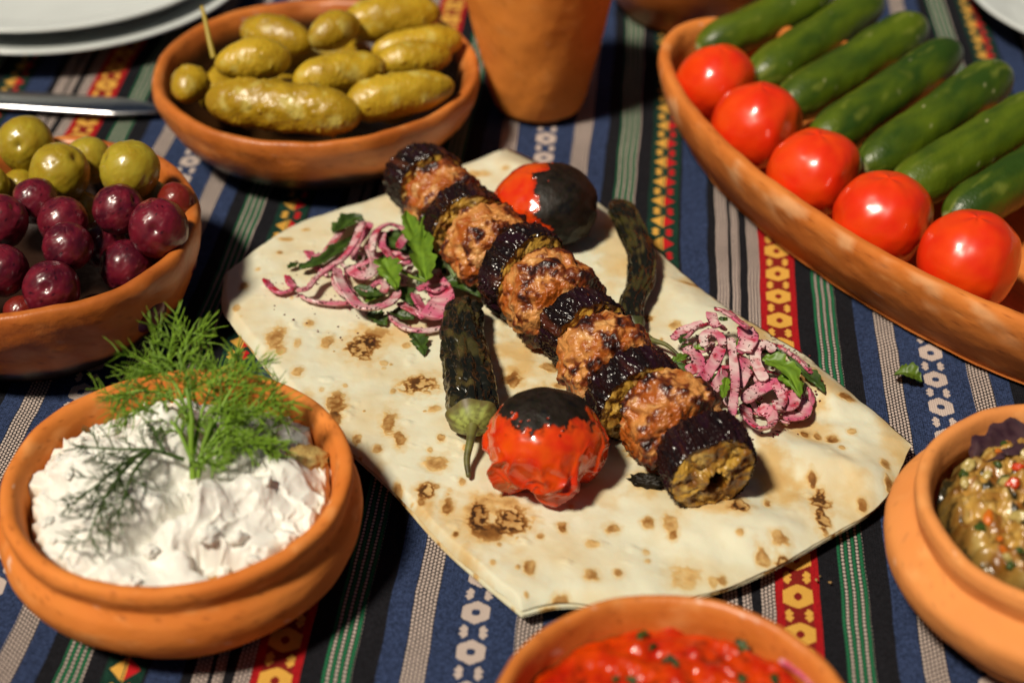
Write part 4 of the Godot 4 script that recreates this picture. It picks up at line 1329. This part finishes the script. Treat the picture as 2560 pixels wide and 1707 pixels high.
func salads():
	fill_bowls()
	var left := [
		["S1a",[-1303,30,-330,-1268,30,-260,-1207,30,-206,-1139,30,-241]],
		["S1",[-1116,80,-156,-1058,80,-176,-1024,80,-274,-962,100,-344,-890,120,-415,-841,140,-528,-818,140,-677,-806,120,-769]],
		["S2",[-1112,30,-191,-1036,30,-133,-936,30,-114,-840,30,-133]],
		["S3",[-921,100,-344,-905,100,-244,-845,100,-107,-778,100,-2,-707,100,17,-639,100,-11,-600,100,-68,-590,100,-141]],
		["S4",[-740,130,-461,-741,130,-576,-717,130,-677,-668,130,-720,-610,130,-693,-564,130,-629,-589,130,-555,-608,130,-492]],
		["S5",[-772,70,-607,-738,70,-472,-735,70,-390,-770,70,-330,-826,70,-340,-858,70,-400]],
		["S6",[-700,100,-698,-700,100,-571,-674,100,-508,-630,100,-425,-573,100,-395,-529,100,-410]],
		["S7",[-947,40,-385,-934,40,-295,-907,40,-226,-859,40,-177]],
		["S8",[-634,30,-47,-597,30,38,-529,30,99,-438,30,117,-359,30,90,-297,30,10]],
		["S9",[-434,100,-314,-394,100,-195,-353,100,-88,-366,100,8,-404,100,111]],
		["S9b",[-586,60,-89,-529,60,-32,-463,60,16,-397,60,44,-329,60,16,-291,60,-79]],
		["S10",[-505,100,-117,-479,100,-30,-450,100,46,-480,100,83]],
		["S11",[-1013,40,-591,-978,40,-687,-951,40,-773,-933,40,-838]],
		["S12",[-777,60,-850,-809,60,-730,-841,60,-613,-848,60,-487]],
		["S13",[-1191,30,-370,-1170,30,-300,-1141,30,-260]],
		["S14",[-1104,30,-618,-1075,30,-555,-1043,30,-576,-1028,30,-597]],
		["S15",[-730,70,-230,-694,70,-270,-659,70,-240,-672,70,-181]],
		["S16",[-488,120,-126,-446,120,-145,-391,120,-116,-338,120,-155]],
		["S17",[-824,40,-518,-803,40,-467,-772,40,-416]],
	]
	var says := {
		"S1a": "short sumac-dark onion end, leftmost of the left salad", "S1": "long pink onion strip rising from the left salad's tail to its far top", "S2": "straight pink onion strip flat on the bread at the left salad's near side",
		"S3": "broad white and pink onion ring, largest in the left salad", "S4": "hooked pink onion strip at the left salad's far top", "S5": "curled onion strip inside the left salad, beside the broad ring", "S6": "forked looking onion strip ending under the parsley stem",
		"S7": "thin pale onion strip just left of the broad ring", "S8": "long pale onion arc on the left salad's near edge by the pepper", "S9": "wide crimson onion petal next to the left pepper's tip", "S9b": "pink onion arc bordering the crimson petal on its near side",
		"S10": "small crimson onion scrap heaped on the red petal", "S11": "thin onion strip crossing the long dark parsley leaf at the far left", "S12": "brownish onion strip standing behind the long pink one", "S13": "tiny onion scrap above the leftmost onion end", "S14": "loose crimson onion scrap lying alone at the left of the parsley leaf",
		"S15": "glossy onion curl held inside the broad ring", "S16": "pale pink onion flake between the parsley stem and the red petal", "S17": "narrow onion sliver in the gap behind the broad ring"}
	var wide := {"S3": 0.0062, "S9": 0.0130, "S5": 0.0060, "S16": 0.0055, "S9b": 0.0050, "S1": 0.0042, "S7": 0.0030, "S10": 0.0055, "S17": 0.0025, "S14": 0.0055}
	var k := 1.0
	for q in left:
		onion_strip("onion_strip", says[q[0]], lifted(q[1]), wide.get(q[0], 0.0042), 0.0019, 0.35 if q[0] != "S9" else -0.1, k, "sumac onion strips left of the kebab", 0.15 if q[0] in ["S3", "S7", "S8", "S5"] else (-0.45 if q[0] in ["S9", "S14", "S1a", "S16", "S10"] else -0.08))
		k += 3.7
	var right := [
		["R1",[997,220,250,1046,220,276,1096,220,352,1147,220,414]],
		["R2",[984,180,225,989,180,295,1006,180,345]],
		["R3",[1139,160,329,1151,160,417,1120,160,502]],
		["R4",[1037,140,426,1077,140,450,1131,140,487]],
		["R5",[795,100,320,859,100,245,958,100,206]],
		["R6",[856,130,350,921,130,274,1004,130,249,1050,130,300]],
		["R7",[932,180,481,935,180,408,974,180,376,1013,180,420,1021,180,481]],
		["R8",[843,130,424,889,130,473,896,130,558,843,130,606]],
		["R9",[1019,150,452,973,150,561,922,150,656,866,150,727]],
		["R10",[1066,160,404,1065,160,551,1059,160,717,1035,160,877,1005,160,1033]],
		["R11",[1020,100,553,997,100,637,948,100,707,934,100,788]],
		["R12",[1278,130,461,1232,130,424,1188,130,461,1181,130,558,1209,130,677]],
		["R13",[1221,40,274,1325,40,324,1405,40,436,1455,40,544]],
		["R14",[1085,110,470,1135,110,531,1102,110,638,1069,110,685]],
		["R15",[1097,100,822,1158,100,719,1262,100,672,1339,100,730,1311,100,833,1220,100,845]],
		["R16",[1104,60,793,1097,60,917,1143,60,1000,1208,60,972,1223,60,872,1174,60,793]],
		["R17",[1348,60,689,1393,60,770,1368,60,850,1274,60,883]],
		["R18",[1427,40,639,1430,40,721,1382,40,813,1336,40,847]],
		["R19",[742,60,377,790,60,511,867,60,619]],
		["R20",[887,50,641,929,50,722,938,50,780]],
		["R21",[1096,70,596,1158,70,549,1186,70,620]],
		["R22",[1251,120,687,1279,120,802,1245,120,904]],
		["R23",[1085,40,651,1100,40,580,1161,40,544]],
	]
	var says2 := {
		"R1": "pink onion strip topmost on the right salad's far side", "R2": "stubby crimson onion piece at the far top left of the right salad", "R3": "blunt white and crimson onion lobe on the right salad's far right", "R4": "red dusted onion piece joining the lobe to the long straight strip", "R5": "pink onion strip nearest the thin pepper stem", "R6": "broad pale onion strip at the back of the right salad",
		"R7": "small white onion curl near the middle of the right salad", "R8": "bent onion piece with a crimson end, left side of the right salad", "R9": "white onion strip with a crimson tip sloping to the lower left", "R10": "longest straight onion strip running down the right salad's middle", "R11": "curved onion strip left of the bright upright parsley piece", "R12": "white hooked onion strip beside the broad bright parsley leaf",
		"R13": "dark sumac-caked onion strip along the bread's right fold", "R14": "bow shaped onion piece right of the long straight strip", "R15": "translucent onion arch forming the top of the near right loop", "R16": "translucent onion loop at the right salad's near end", "R17": "speckled onion wedge right of the near loop", "R18": "thin onion crescent at the right salad's outer edge",
		"R19": "dull onion sliver in shade beside the aubergine slice", "R20": "small pink onion scrap above the nearest meat piece", "R21": "purple shaded onion strip between straight strip and near loop", "R22": "onion band crossing inside the near right loop", "R23": "onion sliver low in the right salad's dark middle"}
	var wide2 := {"R1": 0.0062, "R3": 0.0090, "R6": 0.0075, "R15": 0.0075, "R16": 0.0065, "R17": 0.0065, "R12": 0.0058, "R9": 0.0062, "R11": 0.0065, "R8": 0.0068, "R14": 0.0070, "R10": 0.0042, "R19": 0.0026, "R18": 0.0032, "R2": 0.0055, "R5": 0.0050}
	for q in right:
		onion_strip("onion_strip", says2[q[0]], lifted(q[1]), wide2.get(q[0], 0.0045), 0.0018, 0.3 + 0.4 * sin(k), k, "sumac onion strips right of the kebab", 0.20 if q[0] in ["R7", "R12", "R10"] else -0.16)
		k += 3.7
	tangle(Vector2(0.104, 0.055), Vector2(0.026, 0.030), 26, 0.012, "fine sumac onion shred tangled through the right salad", "fine onion shreds in the right salad", 200.0)
	tangle(Vector2(-0.066, -0.045), Vector2(0.030, 0.026), 14, 0.006, "fine sumac onion shred tangled through the left salad", "fine onion shreds in the left salad", 400.0)


# fine shreds tangled through the heaps, and chopped parsley under them
func tangle(c: Vector2, reach: Vector2, n: int, top: float, label: String, group: String, k0: float):
	for i in n:
		var a := rng.randf() * TAU
		var r := sqrt(rng.randf())
		var at := c + Vector2(cos(a) * reach.x, sin(a) * reach.y) * r
		var go := rng.randf() * TAU
		var L := rng.randf_range(0.010, 0.024)
		var curl := rng.randf_range(-1.6, 1.6)
		var pts := []
		for j in 5:
			var f := j / 4.0
			var ang := go + curl * f
			at += Vector2(cos(ang), sin(ang)) * L * 0.25
			var lift := top * (1.0 - 0.75 * clampf(((at - c) / reach).length(), 0.0, 1.0)) * rng.randf_range(0.75, 1.0)
			pts.append(Vector3(at.x, bread_y(at.x, at.y) + 0.0015 + lift, at.y))
		onion_strip("onion_shred", label, pts, rng.randf_range(0.0016, 0.0030), 0.0011, rng.randf_range(0.0, 0.9), k0 + i * 2.3, group, rng.randf_range(-0.3, 0.15))

# points are given over a flat bread at 18 mm; set them on the real one
func lifted(a: Array) -> Array:
	var out := []
	for q in v3s(a, Vector3.ZERO):
		out.append(Vector3(q.x, bread_y(q.x, q.z) + q.y, q.z))
	return out


# ------------------------------------------------------------------ parsley, dill, small things
func garnish():
	var leaves := [
		["L1",[-1133,50,-411,-1037,50,-462,-948,50,-597,-862,50,-746]],
		["L2",[-979,60,-773,-926,60,-839,-873,60,-894,-813,60,-877]],
		["L3",[-436,200,-83,-460,200,-270,-472,200,-433,-460,200,-698]],
		["L3b",[-469,180,-342,-508,180,-486,-542,180,-623,-572,180,-763]],
		["L4",[-671,140,-384,-643,140,-283,-595,140,-105]],
		["L5",[-304,140,-528,-295,140,-384,-301,140,-193]],
		["L6",[-376,80,-274,-297,80,-225,-220,80,-176,-154,80,-117]],
		["L7",[-742,20,-52,-691,20,-4,-639,20,52]],
		["L8",[-497,20,117,-467,20,190,-441,20,308]],
		["L9",[-822,40,-265,-741,40,-206,-648,40,-216]],
		["L10",[-684,60,-741,-626,60,-623,-532,60,-550]],
		["L11",[-606,40,-51,-566,40,-4,-500,40,25]],
		["L12",[-1194,30,-446,-1168,30,-472,-1143,30,-503]],
		["L13",[-571,70,-230,-550,70,-132,-508,70,-55]],
		["L14",[-441,80,-560,-393,80,-456,-383,80,-334]],
	]
	var says := {
		"L1": "long dark parsley leaf at the left salad's far left", "L2": "rounded green parsley leaf at the left salad's far top", "L3": "upright bright parsley stem leaf beside the farthest meat piece", "L3b": "second parsley leaf branching left from the upright stem", "L4": "bright parsley leaf standing in the middle of the left salad", "L5": "pale grey-green parsley leaf touching the second aubergine slice",
		"L6": "dark parsley leaf between the left pepper's tip and the kebab", "L7": "parsley leaf poking out under the left salad's near edge", "L8": "pointed parsley tip lying on bare bread left of the pepper", "L9": "parsley leaf inside the broad onion ring", "L10": "dark parsley leaf behind the hooked onion strip", "L11": "parsley leaf under the pink arc by the crimson petal", "L12": "tiny parsley tip leftmost in the left salad", "L13": "olive green parsley leaf behind the crimson petal", "L14": "yellowish parsley leaf in shade behind the pale one"}
	var w := {"L1": 0.0050, "L2": 0.0060, "L3": 0.0070, "L3b": 0.0065, "L4": 0.0075, "L5": 0.0090, "L6": 0.0065, "L8": 0.0050, "L10": 0.0085, "L14": 0.0075, "L12": 0.0025}
	var bright := ["L3", "L3b", "L4", "L5"]
	var k := 1.0
	for q in leaves:
		leaf(q, says[q[0]], w.get(q[0], 0.0055), k, q[0] in bright, "parsley leaves left of the kebab")
		k += 1.7
	var pts := lifted([-596, 120, -313, -521, 120, -253, -448, 120, -204])
	var st := Pile.new()
	st.tube(pts.map(func(p): return p - pts[0]), 0.0009, 0.0007, 8, Color(0.17, 0.25, 0.03), Color(0.14, 0.22, 0.02))
	solo("parsley_sprig", "thin green parsley stem bent across the left salad", "parsley", st.mesh(), M.stem, pts[0])
	var leaves2 := [
		["a",[785,80,466,837,80,538,878,80,645]],
		["b",[1031,120,640,1008,120,733,989,120,814]],
		["c",[1217,140,511,1272,140,560,1331,140,655,1359,140,806]],
		["d",[1278,120,640,1334,120,698,1384,120,745]],
		["e",[1360,30,397,1442,30,543,1501,30,673]],
		["f",[882,160,454,910,160,466,937,160,484]],
		["g",[1147,90,443,1172,90,406,1210,90,394]],
		["h",[1016,200,298,1036,200,317,1060,200,298]],
		["i",[826,120,373,847,120,336,861,120,298]],
		["j",[908,120,592,921,120,532,931,120,496]],
	]
	var says2 := {"a": "long parsley leaf in the right salad beside the aubergine slice", "b": "narrow bright parsley piece left of the long straight onion strip", "c": "broad bright parsley leaf, largest in the right salad", "d": "lower bright parsley leaf tucked above the near onion loop", "e": "dark dry parsley leaf at the right salad's outer edge", "f": "tiny bright parsley bit near the small onion curl", "g": "small parsley bit behind the white hooked onion", "h": "parsley speck on top of the right salad", "i": "dark parsley speck near the thin pepper stem", "j": "narrow dark parsley sliver in the right salad's left half"}
	var w2 := {"a": 0.0028, "b": 0.0026, "c": 0.0062, "d": 0.0052, "e": 0.0042, "f": 0.0022, "g": 0.0025, "h": 0.0022, "i": 0.0022, "j": 0.0016}
	for q in leaves2:
		leaf(q, says2[q[0]], w2[q[0]], k, q[0] in ["b", "c", "d", "f"], "parsley bits right of the kebab")
		k += 1.7
	for i in 34:
		var right := i < 20
		var c := Vector3(0.104, 0, 0.055) if right else Vector3(-0.064, 0, -0.045)
		var a := rng.randf() * TAU
		var r := sqrt(rng.randf()) * (0.026 if right else 0.028)
		var x := c.x + cos(a) * r
		var z := c.z + sin(a) * r
		var y := bread_y(x, z) + rng.randf_range(0.002, 0.011 if right else 0.005)
		var go := rng.randf() * TAU
		var L := rng.randf_range(0.003, 0.0065)
		var d := Vector3(cos(go) * L, rng.randf_range(-0.001, 0.001), sin(go) * L)
		var lit := rng.randf() < 0.4  # paler leaf green for some bits, picked at random
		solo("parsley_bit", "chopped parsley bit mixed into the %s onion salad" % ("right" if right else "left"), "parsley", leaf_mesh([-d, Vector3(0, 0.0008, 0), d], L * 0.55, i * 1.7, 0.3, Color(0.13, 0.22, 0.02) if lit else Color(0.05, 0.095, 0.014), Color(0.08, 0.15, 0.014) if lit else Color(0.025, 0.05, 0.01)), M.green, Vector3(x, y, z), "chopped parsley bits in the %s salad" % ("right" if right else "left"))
	dill()

func leaf(q: Array, label: String, width: float, k: float, bright: bool, group: String):
	var pts := lifted(q[1])
	var base: Vector3 = pts[0]
	var loc := pts.map(func(p): return p - base)
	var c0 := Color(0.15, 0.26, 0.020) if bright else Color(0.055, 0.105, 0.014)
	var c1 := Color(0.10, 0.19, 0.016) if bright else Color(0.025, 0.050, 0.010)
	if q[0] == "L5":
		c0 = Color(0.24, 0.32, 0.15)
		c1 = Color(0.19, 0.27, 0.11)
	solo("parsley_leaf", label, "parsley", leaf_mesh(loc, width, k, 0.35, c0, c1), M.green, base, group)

# one feathery frond: a stem with branchlets, each carrying thread-like leaves
func frond(pile: Pile, pts: Array, spread: float, dark: bool, density: float):
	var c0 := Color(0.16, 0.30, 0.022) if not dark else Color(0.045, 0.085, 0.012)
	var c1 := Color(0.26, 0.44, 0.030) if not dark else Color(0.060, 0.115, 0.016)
	var line := []
	for i in 13:
		line.append(along(pts, i / 12.0))
	pile.tube(line, 0.0010, 0.00035, 6, c0, c1)
	var n := int(14 * density)
	for i in n:
		var t := 0.22 + 0.78 * i / (n - 1.0)
		var at := along(pts, t)
		var d := (along(pts, minf(t + 0.04, 1.0)) - along(pts, maxf(t - 0.04, 0.0))).normalized()
		var s := d.cross(Vector3.UP).normalized().rotated(d, rng.randf_range(-0.9, 0.9) + (PI if i % 2 else 0.0))
		var go := (s * 0.9 + d * rng.randf_range(0.5, 1.0)).normalized()
		var L := spread * (0.45 + 0.55 * sin(PI * clampf(1.15 - t, 0.0, 1.0))) * rng.randf_range(0.75, 1.15)
		var tip := at + go * L + Vector3.UP * rng.randf_range(-0.1, 0.25) * L
		var branch := [at, at.lerp(tip, 0.5) + Vector3.UP * L * 0.06, tip]
		pile.tube([branch[0], branch[1], branch[2]], 0.00038, 0.00018, 4, c0, c1)
		var m := int(8 * density)
		for j in m:
			var f := 0.15 + 0.85 * j / (m - 1.0)
			var p := along(branch, f)
			var side := go.cross(Vector3.UP).normalized().rotated(go, rng.randf() * TAU)
			var nd := (go * rng.randf_range(0.7, 1.4) + side).normalized()
			var nl := spread * rng.randf_range(0.30, 0.58)
			var q := p + nd * nl * 0.55 + Vector3.UP * nl * 0.05
			pile.tube([p, q, p + nd * nl + go * nl * 0.12], 0.00040, 0.00012, 3, c0, c1)
			if rng.randf() < 0.45:
				var n2 := (nd + go.cross(nd) * rng.randf_range(-1.0, 1.0) + go * 0.4).normalized()
				pile.tube([q, q + n2 * nl * 0.3, q + n2 * nl * 0.55 + go * nl * 0.05], 0.00034, 0.00010, 3, c0, c1)

func dill():
	var at := Vector3(-0.1352, 0.050, 0.1660)
	var v := func(x, y, z): return Vector3(x, y, z) - at
	var t := thing("dill_sprig", "bushy bright green dill sprig standing in the white cheese", "dill", at)
	var st := Pile.new()
	st.tube([v.call(-0.1345, 0.0505, 0.1690), v.call(-0.1350, 0.0624, 0.1620), v.call(-0.1345, 0.0727, 0.1560), v.call(-0.1370, 0.0816, 0.1470)], 0.0014, 0.0010, 8, Color(0.20, 0.33, 0.03), Color(0.14, 0.26, 0.02))
	st.tube([v.call(-0.1325, 0.0505, 0.1680), v.call(-0.1300, 0.0624, 0.1610), v.call(-0.1260, 0.0712, 0.1560)], 0.0012, 0.0009, 8, Color(0.18, 0.30, 0.03), Color(0.13, 0.24, 0.02))
	part(t, "stem", st.mesh(), M.stem)
	var fronds := [
		[[v.call(-0.1350, 0.0632, 0.1600), v.call(-0.1400, 0.0769, 0.1460), v.call(-0.1480, 0.0818, 0.1360), v.call(-0.1580, 0.0837, 0.1300)], 0.017, 1.15],
		[[v.call(-0.1345, 0.0681, 0.1570), v.call(-0.1380, 0.0806, 0.1400), v.call(-0.1420, 0.0868, 0.1280), v.call(-0.1400, 0.0893, 0.1200)], 0.016, 1.15],
		[[v.call(-0.1345, 0.0694, 0.1560), v.call(-0.1450, 0.0743, 0.1440), v.call(-0.1600, 0.0743, 0.1390), v.call(-0.1690, 0.0712, 0.1410)], 0.015, 1.1],
		[[v.call(-0.1300, 0.0607, 0.1610), v.call(-0.1236, 0.0719, 0.1500), v.call(-0.1187, 0.0781, 0.1420), v.call(-0.1152, 0.0800, 0.1360)], 0.017, 1.15],
		[[v.call(-0.1290, 0.0595, 0.1620), v.call(-0.1187, 0.0670, 0.1540), v.call(-0.1089, 0.0706, 0.1480), v.call(-0.1026, 0.0706, 0.1440)], 0.017, 1.15],
		[[v.call(-0.1290, 0.0579, 0.1640), v.call(-0.1180, 0.0613, 0.1600), v.call(-0.1096, 0.0632, 0.1580), v.call(-0.1026, 0.0619, 0.1560)], 0.013, 1.1],
		[[v.call(-0.1320, 0.0579, 0.1650), v.call(-0.1243, 0.0657, 0.1560), v.call(-0.1194, 0.0694, 0.1500)], 0.015, 1.2],
		[[v.call(-0.1340, 0.0595, 0.1630), v.call(-0.1320, 0.0694, 0.1520), v.call(-0.1280, 0.0781, 0.1420), v.call(-0.1260, 0.0806, 0.1360)], 0.015, 1.1],
		[[v.call(-0.1330, 0.0560, 0.1670), v.call(-0.1230, 0.0621, 0.1630), v.call(-0.1120, 0.0629, 0.1610), v.call(-0.1040, 0.0596, 0.1600)], 0.011, 1.1],
		[[v.call(-0.1345, 0.0580, 0.1660), v.call(-0.1420, 0.0688, 0.1560), v.call(-0.1540, 0.0722, 0.1490), v.call(-0.1640, 0.0688, 0.1470)], 0.012, 1.1],
		[[v.call(-0.1330, 0.0560, 0.1670), v.call(-0.1280, 0.0604, 0.1700), v.call(-0.1210, 0.0612, 0.1720)], 0.009, 0.9],
	]
	for q in fronds:
		var p := Pile.new()
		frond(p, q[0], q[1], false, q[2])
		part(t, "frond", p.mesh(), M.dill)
	var at2 := Vector3(-0.1370, 0.0610, 0.1690)
	var w := func(x, y, z): return Vector3(x, y, z) - at2
	var t2 := thing("dill_sprig", "dark drooping dill sprig lying left over the white cheese", "dill", at2)
	for q in [
		[[w.call(-0.1370, 0.0610, 0.1690), w.call(-0.1500, 0.0655, 0.1680), w.call(-0.1650, 0.0650, 0.1670), w.call(-0.1800, 0.0640, 0.1640)], 0.010, 0.85],
		[[w.call(-0.1520, 0.0655, 0.1680), w.call(-0.1600, 0.0650, 0.1760), w.call(-0.1680, 0.0630, 0.1850), w.call(-0.1780, 0.0600, 0.1950)], 0.011, 0.9],
		[[w.call(-0.1560, 0.0650, 0.1710), w.call(-0.1620, 0.0640, 0.1860), w.call(-0.1670, 0.0600, 0.2000), w.call(-0.1700, 0.0540, 0.2110)], 0.011, 0.95],
		[[w.call(-0.1500, 0.0655, 0.1680), w.call(-0.1550, 0.0660, 0.1820), w.call(-0.1570, 0.0630, 0.1940), w.call(-0.1590, 0.0580, 0.2030)], 0.010, 0.85],
		[[w.call(-0.1450, 0.0650, 0.1690), w.call(-0.1490, 0.0680, 0.1620), w.call(-0.1510, 0.0690, 0.1570)], 0.006, 0.6],
	]:
		var p := Pile.new()
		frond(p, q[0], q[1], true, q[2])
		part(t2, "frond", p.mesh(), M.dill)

func small_things():
	var bit := leaf_mesh([Vector3(-0.006, 0.001, -0.003), Vector3(0, 0.0045, 0.000), Vector3(0.0065, 0.001, 0.003)], 0.0058, 2.0, 0.25, Color(0.10, 0.17, 0.015), Color(0.06, 0.11, 0.012))
	solo("parsley_leaf", "single torn parsley scrap lying on the cloth right of the bread", "parsley", bit, M.green, Vector3(0.198, 0.001, 0.0345))
	var flakes := Pile.new()
	for k in 420:
		var right := k % 2 == 0
		var c := Vector2(0.113, 0.055) if right else Vector2(-0.072, -0.034)
		var a := rng.randf() * TAU
		var r := pow(rng.randf(), 0.6)
		var x := c.x + cos(a) * r * (0.040 if right else 0.058)
		var z := c.y + sin(a) * r * (0.048 if right else 0.052)
		var s := rng.randf_range(0.0003, 0.0009)
		flakes.lump(Vector3(x, bread_y(x, z) + s * 0.5, z), Vector3(s * rng.randf_range(0.7, 1.8), s * 0.5, s), Basis(Vector3.UP, rng.randf() * TAU), Color(0.10, 0.006, 0.010) if rng.randf() < 0.8 else Color(0.30, 0.02, 0.05))
	var o := solo("sumac_flakes", "dark crimson sumac flakes scattered round both onion salads", "spice", flakes.mesh(), M.flake, Vector3.ZERO)
	o.set_meta("kind", "stuff")
	var crumbs := Pile.new()
	for q in [Vector3(-0.083, 0.001, 0.174), Vector3(0.150, 0.001, 0.142), Vector3(-0.0035, 0.001, 0.237), Vector3(0.128, 0.001, 0.150), Vector3(0.135, 0.001, 0.178)]:
		for j in 3:
			var s := rng.randf_range(0.0004, 0.0010)
			crumbs.lump(q + Vector3(rng.randf_range(-0.003, 0.003), 0, rng.randf_range(-0.003, 0.003)), Vector3(s * 1.6, s * 0.7, s), Basis(Vector3.UP, rng.randf() * TAU), Color(0.42, 0.25, 0.08))
	var o2 := solo("crumbs", "few tiny bread crumbs on the cloth round the flatbread", "crumbs", crumbs.mesh(), M.flake, Vector3.ZERO)
	o2.set_meta("kind", "stuff")
